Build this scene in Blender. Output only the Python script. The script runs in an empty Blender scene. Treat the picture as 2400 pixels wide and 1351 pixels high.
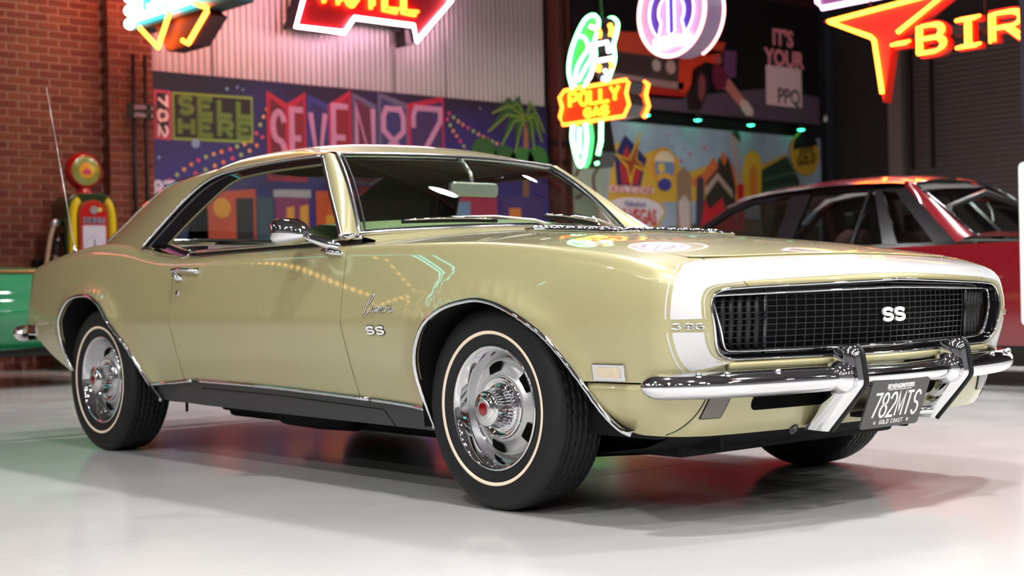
import bpy, bmesh, math, random
import numpy as np
from mathutils import Vector, Matrix
from mathutils.geometry import delaunay_2d_cdt

random.seed(7)
SC = bpy.context.scene
COL = SC.collection
PI = math.pi

# ------------------------------------------------------------------ camera
CAM_LOC = Vector((3.4746, -3.8085, 0.6904))
CAM_YAW, CAM_PITCH, CAM_ROLL = 2.4211, 0.0017, -0.0204
cam_data = bpy.data.cameras.new('camera')
cam_data.sensor_fit = 'HORIZONTAL'
cam_data.sensor_width = 36.0
cam_data.lens = 3410.22 / 2400.0 * 36.0
cam_data.clip_start = 0.05
cam_data.dof.use_dof = True
cam_data.dof.focus_distance = 4.6
cam_data.dof.aperture_fstop = 3.2
cam = bpy.data.objects.new('camera', cam_data)
COL.objects.link(cam)
_f = Vector((math.cos(CAM_PITCH) * math.cos(CAM_YAW), math.cos(CAM_PITCH) * math.sin(CAM_YAW), math.sin(CAM_PITCH)))
_r = _f.cross(Vector((0, 0, 1))).normalized()
_u = _r.cross(_f)
_c, _s = math.cos(CAM_ROLL), math.sin(CAM_ROLL)
_r2, _u2 = _r * _c + _u * _s, _u * _c - _r * _s
_m = Matrix((_r2, _u2, -_f)).transposed().to_4x4()
_m.translation = CAM_LOC
cam.matrix_world = _m
SC.camera = cam

# ------------------------------------------------------------------ world and exposure
world = bpy.data.worlds.new('hall_air')
world.use_nodes = True
world.node_tree.nodes['Background'].inputs[0].default_value = (0.02, 0.02, 0.025, 1)
world.node_tree.nodes['Background'].inputs[1].default_value = 0.3
SC.world = world
SC.view_settings.view_transform = 'Standard'
SC.view_settings.look = 'None'
SC.view_settings.exposure = 0.12
SC.view_settings.gamma = 1.0
SC.view_settings.use_curve_mapping = False
LAMP_STRENGTH = 500.0
SC.cycles.max_bounces = 8
SC.cycles.diffuse_bounces = 3
SC.cycles.glossy_bounces = 5
SC.cycles.transparent_max_bounces = 12
SC.cycles.caustics_reflective = False
SC.cycles.caustics_refractive = False
SC.cycles.sample_clamp_indirect = 8.0
SC.cycles.use_denoising = True

# ------------------------------------------------------------------ object helpers
def link(o, parent=None):
    COL.objects.link(o)
    if parent is not None:
        o.parent = parent
        o.matrix_parent_inverse = Matrix.Translation(-wloc(parent))
    return o

def wloc(o):
    """world position of a parent: parts are modelled in world coordinates, so only roots have one"""
    return o.location.copy() if o.parent is None else Vector((0, 0, 0))

def tag(o, label=None, cat=None, group=None, kind=None):
    if label: o['label'] = label
    if cat: o['category'] = cat
    if group: o['group'] = group
    if kind: o['kind'] = kind
    return o

def empty(name, loc, label=None, cat=None, group=None):
    o = bpy.data.objects.new(name, None)
    o.location = loc
    o.empty_display_size = 0.1
    COL.objects.link(o)
    return tag(o, label, cat, group)

def mesh_obj(name, verts, faces, mat, parent=None, smooth=True, normals=None, mats=None, fmat=None):
    me = bpy.data.meshes.new(name)
    me.from_pydata([tuple(map(float, v)) for v in verts], [], [tuple(int(i) for i in f) for f in faces])
    for m in (mats or [mat]):
        me.materials.append(m)
    if fmat is not None:
        me.polygons.foreach_set('material_index', list(fmat))
    me.polygons.foreach_set('use_smooth', [smooth] * len(me.polygons))
    me.update()
    if normals is not None:
        me.normals_split_custom_set_from_vertices([tuple(map(float, n)) for n in normals])
    o = bpy.data.objects.new(name, me)
    return link(o, parent)

class MB:
    """collects shapes into one mesh"""
    def __init__(self):
        self.v, self.f, self.m = [], [], []
    def add(self, v, f, m=0):
        b = len(self.v)
        self.v += [tuple(map(float, p)) for p in v]
        self.f += [tuple(int(i) + b for i in q) for q in f]
        self.m += [m] * len(f)
        return self
    def box(self, a, b, m=0):
        (x0, y0, z0), (x1, y1, z1) = a, b
        v = [(x0, y0, z0), (x1, y0, z0), (x1, y1, z0), (x0, y1, z0), (x0, y0, z1), (x1, y0, z1), (x1, y1, z1), (x0, y1, z1)]
        f = [(3, 2, 1, 0), (4, 5, 6, 7), (0, 1, 5, 4), (1, 2, 6, 5), (2, 3, 7, 6), (3, 0, 4, 7)]
        return self.add(v, f, m)
    def prism(self, pts, fr, d0, d1, m=0):
        """2D polygon pts in frame fr=(o,ux,uy,n), extruded from d0 to d1 along n"""
        o, ux, uy, n = fr
        k = len(pts)
        v = [o + ux * p[0] + uy * p[1] + n * d0 for p in pts] + [o + ux * p[0] + uy * p[1] + n * d1 for p in pts]
        f = [tuple(reversed(range(k))), tuple(range(k, 2 * k))] + [(i, (i + 1) % k, (i + 1) % k + k, i + k) for i in range(k)]
        return self.add(v, f, m)
    def tube(self, pts, r, n=8, m=0, closed=False, caps=True, flat=1.0, up=None):
        pts = [Vector(p) for p in pts]
        if len(pts) < 2: return self
        k = len(pts)
        rs = r if isinstance(r, (list, tuple)) else [r] * k
        V, Fc = [], []
        pu = None
        for i, p in enumerate(pts):
            if closed: d = pts[(i + 1) % k] - pts[i - 1]
            else: d = pts[min(i + 1, k - 1)] - pts[max(i - 1, 0)]
            if d.length < 1e-9: d = Vector((1, 0, 0))
            d.normalize()
            if up is not None:
                u = Vector(up)
            elif pu is None:
                u = Vector((0, 0, 1)) if abs(d.z) < 0.9 else Vector((1, 0, 0))
            else: u = pu
            u = (u - d * u.dot(d))
            if u.length < 1e-6: u = d.orthogonal()
            u.normalize(); pu = u
            w = d.cross(u)
            for j in range(n):
                a = 2 * PI * j / n
                V.append(p + (u * math.cos(a) * flat + w * math.sin(a)) * rs[i])
        for i in range(k if closed else k - 1):
            a, b = i * n, ((i + 1) % k) * n
            for j in range(n):
                Fc.append((a + j, a + (j + 1) % n, b + (j + 1) % n, b + j))
        if caps and not closed:
            Fc.append(tuple(reversed(range(n)))); Fc.append(tuple(range((k - 1) * n, k * n)))
        return self.add(V, Fc, m)
    def lathe(self, prof, center, axis, n=32, m=0, a0=0.0, a1=2 * PI):
        """prof: list of (radius, height along axis)"""
        ax = Vector(axis).normalized()
        e1 = ax.orthogonal().normalized(); e2 = ax.cross(e1)
        c = Vector(center)
        full = abs(a1 - a0 - 2 * PI) < 1e-6
        k = n if full else n + 1
        V, Fc = [], []
        for (r, h) in prof:
            for j in range(k):
                a = a0 + (a1 - a0) * j / n
                V.append(c + ax * h + (e1 * math.cos(a) + e2 * math.sin(a)) * r)
        for i in range(len(prof) - 1):
            for j in range(n):
                j2 = (j + 1) % k
                Fc.append((i * k + j, i * k + j2, (i + 1) * k + j2, (i + 1) * k + j))
        return self.add(V, Fc, m)
    def grid(self, P, m=0, close_u=False):
        """P[i][j] points"""
        a, b = len(P), len(P[0])
        V = [p for row in P for p in row]
        Fc = []
        for i in range(a if close_u else a - 1):
            for j in range(b - 1):
                i2 = (i + 1) % a
                Fc.append((i * b + j, i2 * b + j, i2 * b + j + 1, i * b + j + 1))
        return self.add(V, Fc, m)
    def build(self, name, mats, parent=None, smooth=False, sharp=None, bevel=0):
        if not isinstance(mats, (list, tuple)): mats = [mats]
        o = mesh_obj(name, self.v, self.f, None, parent, smooth, mats=mats, fmat=self.m)
        bm = bmesh.new(); bm.from_mesh(o.data)
        bmesh.ops.recalc_face_normals(bm, faces=bm.faces)
        if sharp is not None:
            for e in bm.edges:
                if len(e.link_faces) == 2 and e.calc_face_angle(0) > math.radians(sharp): e.smooth = False
        bm.to_mesh(o.data); bm.free()
        if bevel:
            md = o.modifiers.new('bevel', 'BEVEL'); md.width = bevel; md.segments = 2; md.limit_method = 'ANGLE'
        return o

def dup(o, parent=None, loc=None):
    c = o.copy(); COL.objects.link(c)
    if parent is not None:
        c.parent = parent
    if loc is not None: c.location = loc
    for ch in o.children:
        d = ch.copy(); COL.objects.link(d); d.parent = c
        for g in ch.children:
            e = g.copy(); COL.objects.link(e); e.parent = d
    return c

def frame(o, ux, uy):
    ux, uy = Vector(ux).normalized(), Vector(uy).normalized()
    return (Vector(o), ux, uy, ux.cross(uy))

# ------------------------------------------------------------------ materials
MATS = {}
def principled(name, color=(.8, .8, .8), rough=.5, metal=0.0, coat=0.0, spec=.5, emit=None, estr=0.0, alpha=None, coat_rough=.03, trans=0.0, ior=1.5):
    m = bpy.data.materials.new(name); m.use_nodes = True
    b = m.node_tree.nodes['Principled BSDF']
    b.inputs['Base Color'].default_value = (*color, 1)
    b.inputs['Roughness'].default_value = rough
    b.inputs['Metallic'].default_value = metal
    b.inputs['Coat Weight'].default_value = coat
    b.inputs['Coat Roughness'].default_value = coat_rough
    b.inputs['Specular IOR Level'].default_value = spec
    b.inputs['Transmission Weight'].default_value = trans
    b.inputs['IOR'].default_value = ior
    if emit:
        b.inputs['Emission Color'].default_value = (*emit, 1)
        b.inputs['Emission Strength'].default_value = estr
    MATS[name] = m
    return m

def noise_tint(m, scale, amount, detail=4.0, rough_amt=0.0, bump=0.0, stretch=None):
    """multiply the base colour of a principled material by gentle noise"""
    nt = m.node_tree; b = nt.nodes['Principled BSDF']
    tc = nt.nodes.new('ShaderNodeTexCoord'); nz = nt.nodes.new('ShaderNodeTexNoise')
    nz.inputs['Scale'].default_value = scale; nz.inputs['Detail'].default_value = detail
    src = tc.outputs['Object']
    if stretch:
        mp = nt.nodes.new('ShaderNodeMapping'); mp.inputs['Scale'].default_value = stretch
        nt.links.new(src, mp.inputs['Vector']); src = mp.outputs['Vector']
    nt.links.new(src, nz.inputs['Vector'])
    mr = nt.nodes.new('ShaderNodeMapRange')
    mr.inputs['From Min'].default_value = .25; mr.inputs['From Max'].default_value = .75
    mr.inputs['To Min'].default_value = 1 - amount; mr.inputs['To Max'].default_value = 1 + amount
    nt.links.new(nz.outputs['Fac'], mr.inputs['Value'])
    mx = nt.nodes.new('ShaderNodeVectorMath'); mx.operation = 'SCALE'
    c = b.inputs['Base Color'].default_value
    mx.inputs[0].default_value = (c[0], c[1], c[2])
    nt.links.new(mr.outputs['Result'], mx.inputs['Scale'])
    nt.links.new(mx.outputs['Vector'], b.inputs['Base Color'])
    if rough_amt:
        m2 = nt.nodes.new('ShaderNodeMapRange'); r = b.inputs['Roughness'].default_value
        m2.inputs['From Min'].default_value = .25; m2.inputs['From Max'].default_value = .75
        m2.inputs['To Min'].default_value = r - rough_amt; m2.inputs['To Max'].default_value = r + rough_amt
        nt.links.new(nz.outputs['Fac'], m2.inputs['Value']); nt.links.new(m2.outputs['Result'], b.inputs['Roughness'])
    if bump:
        bp = nt.nodes.new('ShaderNodeBump'); bp.inputs['Strength'].default_value = bump; bp.inputs['Distance'].default_value = .002
        nt.links.new(nz.outputs['Fac'], bp.inputs['Height']); nt.links.new(bp.outputs['Normal'], b.inputs['Normal'])
    return m

def rnd_tint(m, amount, hue=0.02):
    """vary colour per object and per loose piece"""
    nt = m.node_tree; b = nt.nodes['Principled BSDF']
    oi = nt.nodes.new('ShaderNodeObjectInfo'); ge = nt.nodes.new('ShaderNodeNewGeometry')
    ad = nt.nodes.new('ShaderNodeMath'); ad.operation = 'ADD'
    nt.links.new(oi.outputs['Random'], ad.inputs[0]); nt.links.new(ge.outputs['Random Per Island'], ad.inputs[1])
    fr = nt.nodes.new('ShaderNodeMath'); fr.operation = 'FRACT'; nt.links.new(ad.outputs[0], fr.inputs[0])
    mr = nt.nodes.new('ShaderNodeMapRange'); mr.inputs['To Min'].default_value = 1 - amount; mr.inputs['To Max'].default_value = 1 + amount
    nt.links.new(fr.outputs[0], mr.inputs['Value'])
    mr2 = nt.nodes.new('ShaderNodeMapRange'); mr2.inputs['To Min'].default_value = .5 - hue; mr2.inputs['To Max'].default_value = .5 + hue
    nt.links.new(fr.outputs[0], mr2.inputs['Value'])
    hs = nt.nodes.new('ShaderNodeHueSaturation'); hs.inputs['Color'].default_value = b.inputs['Base Color'].default_value
    nt.links.new(mr.outputs['Result'], hs.inputs['Value']); nt.links.new(mr2.outputs['Result'], hs.inputs['Hue'])
    nt.links.new(hs.outputs['Color'], b.inputs['Base Color'])
    return m

def emis(name, color, strength):
    m = bpy.data.materials.new(name); m.use_nodes = True
    nt = m.node_tree; nt.nodes.clear()
    o = nt.nodes.new('ShaderNodeOutputMaterial'); e = nt.nodes.new('ShaderNodeEmission')
    e.inputs['Color'].default_value = (*color, 1); e.inputs['Strength'].default_value = strength
    nt.links.new(e.outputs[0], o.inputs['Surface'])
    MATS[name] = m
    return m

def thin_glass(name, tint=(.8, .85, .8), ior=1.5, extra=0.0):
    m = bpy.data.materials.new(name); m.use_nodes = True
    nt = m.node_tree; nt.nodes.clear()
    o = nt.nodes.new('ShaderNodeOutputMaterial'); t = nt.nodes.new('ShaderNodeBsdfTransparent'); g = nt.nodes.new('ShaderNodeBsdfGlossy')
    lw = nt.nodes.new('ShaderNodeLayerWeight'); mx = nt.nodes.new('ShaderNodeMixShader')
    lw.inputs['Blend'].default_value = .5
    pw = nt.nodes.new('ShaderNodeMath'); pw.operation = 'POWER'; pw.inputs[1].default_value = 5.0
    ad = nt.nodes.new('ShaderNodeMath'); ad.operation = 'MULTIPLY_ADD'; ad.use_clamp = True
    f0 = ((ior - 1) / (ior + 1))**2 + extra
    ad.inputs[1].default_value = 1 - f0; ad.inputs[2].default_value = f0
    nt.links.new(lw.outputs['Facing'], pw.inputs[0])
    t.inputs['Color'].default_value = (*tint, 1); g.inputs['Roughness'].default_value = 0.01; g.inputs['Color'].default_value = (1, 1, 1, 1)
    nt.links.new(pw.outputs[0], ad.inputs[0]); nt.links.new(ad.outputs[0], mx.inputs[0])
    nt.links.new(t.outputs[0], mx.inputs[1]); nt.links.new(g.outputs[0], mx.inputs[2]); nt.links.new(mx.outputs[0], o.inputs['Surface'])
    MATS[name] = m
    return m

PAINT = principled('gold_metallic_paint', (.415, .375, .192), .38, .28, 1.0, coat_rough=.02)
WHITE = principled('white_stripe_paint', (.56, .555, .565), .35, 0, 1.0)
CHROME = principled('chrome', (.78, .78, .80), .045, 1.0)
STEEL = principled('stainless_trim', (.72, .72, .73), .20, 1.0)
SATIN = principled('satin_silver', (.62, .62, .63), .28, .9)
SILVERP = principled('silver_wheel_paint', (.52, .52, .53), .32, .6, .4)
BLACK = principled('satin_black', (.006, .006, .0065), .42, spec=.35)
BLACKG = principled('gloss_black', (.008, .008, .01), .12, 0, .6)
UNDER = noise_tint(principled('underbody_black', (.005, .005, .006), .7, spec=.25), 6, .3)
ROCK = principled('dark_grey_rocker_paint', (.030, .031, .034), .45)
RUBBER = noise_tint(principled('tyre_rubber', (.0085, .009, .010), .58, spec=.32), 30, .12)
CREAM = principled('cream_tyre_stripe', (.88, .72, .55), .5)
BLACKM = principled('matt_black', (.003, .003, .003), .9, spec=.05)
CAPRED = principled('red_cap_reflection', (.30, .008, .012), .12, .5, .8)  # chrome cap centre with its red reflection put into the colour
VINYL = noise_tint(principled('black_vinyl', (.012, .012, .012), .35), 40, .2)
HEADL = principled('tan_headliner', (.16, .15, .075), .8)
DASHG = principled('gold_green_dash', (.27, .36, .18), .5)
WSGLASS = thin_glass('windscreen_glass', (.74, .80, .72), 1.55, .03)
SGLASS = thin_glass('dark_car_glass', (.55, .60, .58), 1.5, .02)
RED = principled('red_plastic', (.45, .01, .015), .2, 0, .5)
AMBER = principled('smoked_lamp_lens', (.10, .075, .06), .12, 0, .8)
LENSW = principled('clear_marker_lens', (.62, .52, .40), .15, 0, .8)
PLATE = principled('plate_dark_grey', (.052, .052, .054), .42)
PWHITE = principled('white_print', (.80, .80, .78), .45)
# ------------------------------------------------------------------ Camaro body surface (car axis: +x forward, front axle at x=0, rear axle at x=-2.746)
def curve(*pts):
    """C1 cubic through (x, y) points"""
    P = sorted(pts); X = np.array([p[0] for p in P], float); Y = np.array([p[1] for p in P], float)
    h = np.diff(X); d = np.diff(Y) / h
    m = np.zeros(len(X)); m[0], m[-1] = d[0], d[-1]
    for i in range(1, len(X) - 1):
        m[i] = 0 if d[i - 1] * d[i] <= 0 and False else (d[i - 1] * h[i] + d[i] * h[i - 1]) / (h[i] + h[i - 1])
    def f(x):
        x = np.asarray(x, float); xc = np.clip(x, X[0], X[-1])
        k = np.clip(np.searchsorted(X, xc, side='right') - 1, 0, len(X) - 2)
        t = (xc - X[k]) / h[k]
        return ((2 * t**3 - 3 * t**2 + 1) * Y[k] + (t**3 - 2 * t**2 + t) * h[k] * m[k]
                + (-2 * t**3 + 3 * t**2) * Y[k + 1] + (t**3 - t**2) * h[k] * m[k + 1])
    return f

def sstep(a, b, x):
    t = np.clip((np.asarray(x, float) - a) / (b - a), 0, 1)
    return t * t * (3 - 2 * t)

S_NOSE, S_TAIL = 0.70, -3.48
ZCR = 0.597                       # height of the side crease
fW = curve((.75, .868), (.70, .875), (.62, .886), (.45, .899), (.2, .911), (-.2, .918), (-.75, .921), (-1.4, .922), (-2.0, .921), (-2.5, .917), (-2.9, .908), (-3.2, .893), (-3.48, .866), (-3.6, .85))
fZE = curve((.78, .730), (.70, .752), (.62, .773), (.47, .799), (.31, .820), (.12, .837), (0, .845), (-.2, .852), (-.45, .857), (-.75, .860), (-1.1, .859), (-1.6, .855), (-1.95, .853), (-2.2, .876), (-2.4, .912), (-2.6, .934), (-2.8, .942), (-3.0, .933), (-3.2, .912), (-3.48, .878), (-3.6, .86))
fYE = curve((.75, .79), (.70, .80), (.5, .822), (.2, .836), (-.3, .842), (-.75, .846), (-1.5, .850), (-1.95, .848), (-2.3, .818), (-2.6, .790), (-2.9, .778), (-3.2, .772), (-3.48, .75))
fZC = curve((.93, .742), (.80, .769), (.742, .783), (.6, .812), (.42, .840), (.24, .861), (.05, .879), (-.16, .895), (-.4, .910), (-.7, .927), (-1.2, .945), (-2.0, .965), (-2.8, .985), (-3.05, .984), (-3.3, .966), (-3.6, .946))
fSL = curve((.75, .02), (.4, .04), (.05, .15), (-.3, .20), (-2.3, .20), (-2.9, .16), (-3.5, .10))     # lower slope
fQL = curve((.75, .50), (.4, .42), (-.3, .28), (-2.4, .28), (-3.5, .42))
fSU = curve((.75, .02), (.4, .03), (.05, .09), (-.3, .12), (-2.2, .12), (-3.5, .10))
fQU = curve((.75, .75), (.4, .60), (-.3, .13), (-2.2, .13), (-3.5, .20))

ARCH_F = [(-.322, .24), (-.332, .33), (-.334, .432), (-.305, .511), (-.240, .586), (-.146, .637), (-.032, .660), (.05, .660), (.148, .637), (.258, .590), (.338, .538), (.43, .446), (.51, .342), (.562, .292), (.60, .277)]
ARCH_R = [(-3.00, .36), (-3.032, .43), (-3.045, .50), (-3.035, .57), (-2.998, .636), (-2.930, .686), (-2.813, .705), (-2.695, .697), (-2.583, .652), (-2.478, .575), (-2.372, .484), (-2.292, .379), (-2.252, .322), (-2.20, .25)]

def smooth_poly(P, n=8, closed=False):
    """Catmull-Rom through points (any dimension)"""
    P = np.array(P, float); out = []
    k = len(P)
    for i in range(k if closed else k - 1):
        p0 = P[(i - 1) % k] if closed or i > 0 else 2 * P[0] - P[1]
        p1, p2 = P[i], P[(i + 1) % k]
        p3 = P[(i + 2) % k] if closed or i + 2 < k else 2 * P[-1] - P[-2]
        for j in range(n):
            t = j / n
            out.append(.5 * ((2 * p1) + (-p0 + p2) * t + (2 * p0 - 5 * p1 + 4 * p2 - p3) * t * t + (-p0 + 3 * p1 - 3 * p2 + p3) * t**3))
    if not closed: out.append(P[-1])
    return np.array(out)

AF, AR = smooth_poly(ARCH_F, 6), smooth_poly(ARCH_R, 6)

_AFL = [(np.array(A[::2]), amp, A[:, 0].min() - .17, A[:, 0].max() + .17) for A, amp in ((AF, .013), (AR, .015))]
def flare(x, z):
    x, z = np.broadcast_arrays(np.asarray(x, float), np.asarray(z, float))
    o = np.zeros(x.shape)
    for A, amp, x0, x1 in _AFL:
        m = (x > x0) & (x < x1) & (z < .84)
        if not np.any(m): continue
        xm, zm = x[m], z[m]
        d = ((xm[:, None] - A[None, :, 0])**2 + (zm[:, None] - A[None, :, 1])**2).min(1)
        o[m] += amp * np.exp(-d / .055**2)
    return o

def side_w(x, z):
    d = z - ZCR
    lo = np.maximum(-d, 0); up = np.maximum(d, 0)
    w = fW(x) - (fSL(x) * lo + fQL(x) * lo**2) - (fSU(x) * up + fQU(x) * up**2)
    return w + flare(x, z) * (1 - sstep(.10, .22, up))

V1, V2, V3 = .817, .897, 1.697      # side top / fillet end / centreline in the v coordinate

def fZ1(x): return fZE(x) - (.042 + .02 * sstep(-2.2, -2.7, x) * (1 - sstep(-2.7, -2.2, x) * 0))

LIPV = [(.44, .630, .478), (.46, .668, .4825), (.485, .705, .495), (.52, .728, .520), (.56, .740, .558), (.597, .747, .595), (.70, .7505, .628), (.77, .747, .652), (.817, .738, .666), (.857, .722, .677), (.897, .698, .6835), (.97, .635, .6875), (1.2, .42, .694), (1.697, 0, .705)]
fLY = curve(*[(a, b) for a, b, c in LIPV]); fLZ = curve(*[(a, c) for a, b, c in LIPV])

def lipx(y, z): return .945 - .123 * np.power(np.clip(np.abs(y) / .75, 0, 2), 1.4) - 2.1 * (z - .6)**2

def section(x, v):
    """half-section at station x: returns y>0, z and forward bow"""
    z1 = fZ1(x); ye = fYE(x); ze = fZE(x); zc = fZC(x + .10 * sstep(-.3, .70, x))
    z = np.where(v <= ZCR, v, ZCR + (v - ZCR) / (V1 - ZCR) * (z1 - ZCR))
    z = np.minimum(z, z1)
    y = side_w(x, z)
    # fillet
    t = np.clip((v - V1) / (V2 - V1), 0, 1)
    w1 = side_w(x, z1); sl = (side_w(x, z1) - side_w(x, z1 - .004)) / .004
    hgt = ze - z1; wid = w1 - ye
    pe = 2.0
    dz = (zc - ze) * pe / ye
    b0y, b0z = w1, z1
    b1y, b1z = w1 + sl * hgt * .62, z1 + hgt * .62
    b2y, b2z = ye + wid * .62, ze - dz * wid * .62
    by = (1 - t)**3 * b0y + 3 * (1 - t)**2 * t * b1y + 3 * (1 - t) * t * t * b2y + t**3 * ye
    bz = (1 - t)**3 * b0z + 3 * (1 - t)**2 * t * b1z + 3 * (1 - t) * t * t * b2z + t**3 * ze
    y = np.where(v > V1, by, y); z = np.where(v > V1, bz, z)
    q = np.clip((v - V2) / (V3 - V2), 0, 1)
    ty = ye * (1 - q)
    tz = ze + (zc - ze) * (1 - np.power(1 - q, pe))
    y = np.where(v > V2, ty, y); z = np.where(v > V2, tz, z)
    bow = .105 * (1 - np.power(1 - q, 1.4))
    return y, z, bow

def FS(s, v):
    """body surface, right half mapped to y>0 here; returns arrays x,y,z"""
    s = np.asarray(s, float); v = np.asarray(v, float)
    sc = np.clip(s, S_TAIL, S_NOSE)
    y, z, bow = section(sc, v)
    x = sc + bow * sstep(-.3, .70, sc)
    # nose roll
    m = s > S_NOSE
    if np.any(m):
        y0, z0, b0 = section(sc - .02, v)
        Ty, Tz = (y - y0) / (.02 + (bow - b0)), (z - z0) / .02
        ly, lz = fLY(v), fLZ(v); lx = lipx(ly, lz)
        ph = np.clip((s - S_NOSE) / .15, 0, 1) * PI / 2
        dx = (lx - x) * np.sin(ph); k = 1 - np.cos(ph)
        ny = y + Ty * dx + (ly - y - Ty * (lx - x)) * k
        nz = z + Tz * dx + (lz - z - Tz * (lx - x)) * k
        x = np.where(m, x + dx, x); y = np.where(m, ny, y); z = np.where(m, nz, z)
    m = s < S_TAIL
    if np.any(m):
        y0, z0, b0 = section(sc + .02, v)
        Ty, Tz = (y - y0) / .02, (z - z0) / .02
        ph = np.clip((S_TAIL - s) / .20, 0, 1) * PI / 2
        cy = y * .90 ; cz = .66 + (z - .66) * .90
        ex = .15 + .05 * (1 - (y / .87)**2)
        dx = ex * np.sin(ph); k = 1 - np.cos(ph)
        ny = y + Ty * dx + (cy - y - Ty * ex) * k
        nz = z + Tz * dx + (cz - z - Tz * ex) * k
        x = np.where(m, x - dx, x); y = np.where(m, ny, y); z = np.where(m, nz, z)
    return x, y, z

def vz(x, z):
    """v coordinate of height z on the side at station x"""
    z1 = float(fZ1(min(max(x, S_TAIL), S_NOSE)))
    return z if z <= ZCR else ZCR + (z - ZCR) / (z1 - ZCR) * (V1 - ZCR)

def vy(x, y):
    """v coordinate of half width y on the top at station x"""
    ye = float(fYE(min(max(x, S_TAIL), S_NOSE)))
    return V2 + (1 - y / ye) * (V3 - V2)

def surf_eval(S, s, v, off=0.0):
    e = 1e-3
    P = np.stack(S(s, v), 1)
    A = np.stack(S(s + e, v), 1) - np.stack(S(s - e, v), 1)
    B = np.stack(S(s, v + e), 1) - np.stack(S(s, v - e), 1)
    N = np.cross(B, A); L = np.linalg.norm(N, axis=1, keepdims=True); N = N / np.maximum(L, 1e-12)
    return P + N * off, N

def in_poly(px, py, poly):
    inside = np.zeros(len(px), bool)
    n = len(poly)
    for i in range(n):
        x0, y0 = poly[i]; x1, y1 = poly[(i + 1) % n]
        if y0 == y1: continue
        c = ((y0 > py) != (y1 > py)) & (px < (x1 - x0) * (py - y0) / (y1 - y0) + x0)
        inside ^= c
    return inside

def densify(poly, res):
    out = []
    n = len(poly)
    for i in range(n):
        a, b = np.array(poly[i], float), np.array(poly[(i + 1) % n], float)
        k = max(1, int(math.ceil(np.linalg.norm(b - a) / res)))
        for j in range(k): out.append(a + (b - a) * j / k)
    return np.array(out)

def panel_data(S, outline, res=.022, off=0.0, rows=None, flange=.014, sign=1):
    """triangulate the outline in (s,v), map through S; returns verts, faces, normals. sign=+1: outward normal as computed"""
    B = densify(outline, res)
    lo, hi = B.min(0), B.max(0)
    gs = np.arange(lo[0] + res * .5, hi[0], res)
    gv = np.arange(lo[1] + res * .5, hi[1], res) if rows is None else np.array([r for r in rows if lo[1] < r < hi[1]])
    G = np.array([(a, b) for a in gs for b in gv])
    if len(G):
        G = G[in_poly(G[:, 0], G[:, 1], B)]
        if len(G):
            d = np.full(len(G), 9.0)
            n = len(B)
            for i in range(n):
                d = np.minimum(d, (G[:, 0] - B[i][0])**2 + (G[:, 1] - B[i][1])**2)
            G = G[d > (res * .55)**2]
    pts = np.vstack([B, G]) if len(G) else B
    nb = len(B)
    vs = [Vector((float(a), float(b))) for a, b in pts]
    r = delaunay_2d_cdt(vs, [(i, (i + 1) % nb) for i in range(nb)], [], 1, 1e-6)
    V2d = np.array([(v.x, v.y) for v in r[0]])
    T = np.array([f for f in r[2] if len(f) == 3])
    c = V2d[T].mean(1)
    T = T[in_poly(c[:, 0], c[:, 1], B)]
    P, N = surf_eval(S, V2d[:, 0], V2d[:, 1], off)
    N = N * sign
    # orient
    a, b, cc = P[T[:, 0]], P[T[:, 1]], P[T[:, 2]]
    fn = np.cross(b - a, cc - a)
    flip = (fn * N[T[:, 0]]).sum(1) < 0
    T[flip] = T[flip][:, ::-1]
    V, F, NN = list(P), [tuple(t) for t in T], list(N)
    if flange:
        # boundary edges
        cnt = {}
        for t in T:
            for i in range(3):
                e = (t[i], t[(i + 1) % 3]); k = tuple(sorted(e))
                cnt.setdefault(k, []).append(e)
        bd = [es[0] for es in cnt.values() if len(es) == 1]
        top, bot = {}, {}
        vn = {}
        for (i, j) in bd:
            ed = P[j] - P[i]
            n = np.cross(ed, N[i]); L = np.linalg.norm(n)
            n = n / L if L > 1e-12 else N[i]
            for k in (i, j): vn[k] = vn.get(k, 0) + n
        for k in vn:
            n = vn[k] / max(np.linalg.norm(vn[k]), 1e-9)
            top[k] = len(V); V.append(P[k]); NN.append(n)
            bot[k] = len(V); V.append(P[k] - N[k] * flange); NN.append(n)
        for (i, j) in bd: F.append((top[j], top[i], bot[i], bot[j]))
    return np.array(V), F, np.array(NN)

def panel(name, S, outline, mat, parent, side=-1, **kw):
    V, F, N = panel_data(S, outline, **kw)
    if side < 0:
        V = V * [1, -1, 1]; N = N * [1, -1, 1]; F = [tuple(reversed(f)) for f in F]
    return mesh_obj(name, V, F, mat, parent, True, N)

def body_pts(L, off=0.0, side=-1):
    """3D points on the body surface for a list of (s, v)"""
    A = np.array(L, float)
    P, N = surf_eval(FS, A[:, 0], A[:, 1], 0)
    o = np.array(off, float).reshape(-1, 1) if np.ndim(off) else off
    P = (P + N * o) * [1, side, 1]
    return [Vector(p) for p in P]

def on_body(s, v, off=0.0, side=-1):
    """3D point and normal on the body surface"""
    P, N = surf_eval(FS, np.array([s], float), np.array([v], float), 0)
    p, n = P[0], N[0]
    p = p + n * off
    return Vector((p[0], side * p[1], p[2])), Vector((n[0], side * n[1], n[2]))
# ------------------------------------------------------------------ Camaro
CAR = empty('coupe_car', (-1.37, 0, 0), 'gold metallic two-door coupe with white nose stripe and chrome bumpers in the foreground', 'car')
G = .0024

def vrows():
    r = list(np.arange(.235, ZCR - .012, .0241)) + [ZCR] + list(np.linspace(ZCR, V1, 12)[1:]) + list(np.linspace(V1, V2, 8)[1:]) + list(np.linspace(V2, V3, 38)[1:-1])
    return r
ROWS = vrows()

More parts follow.
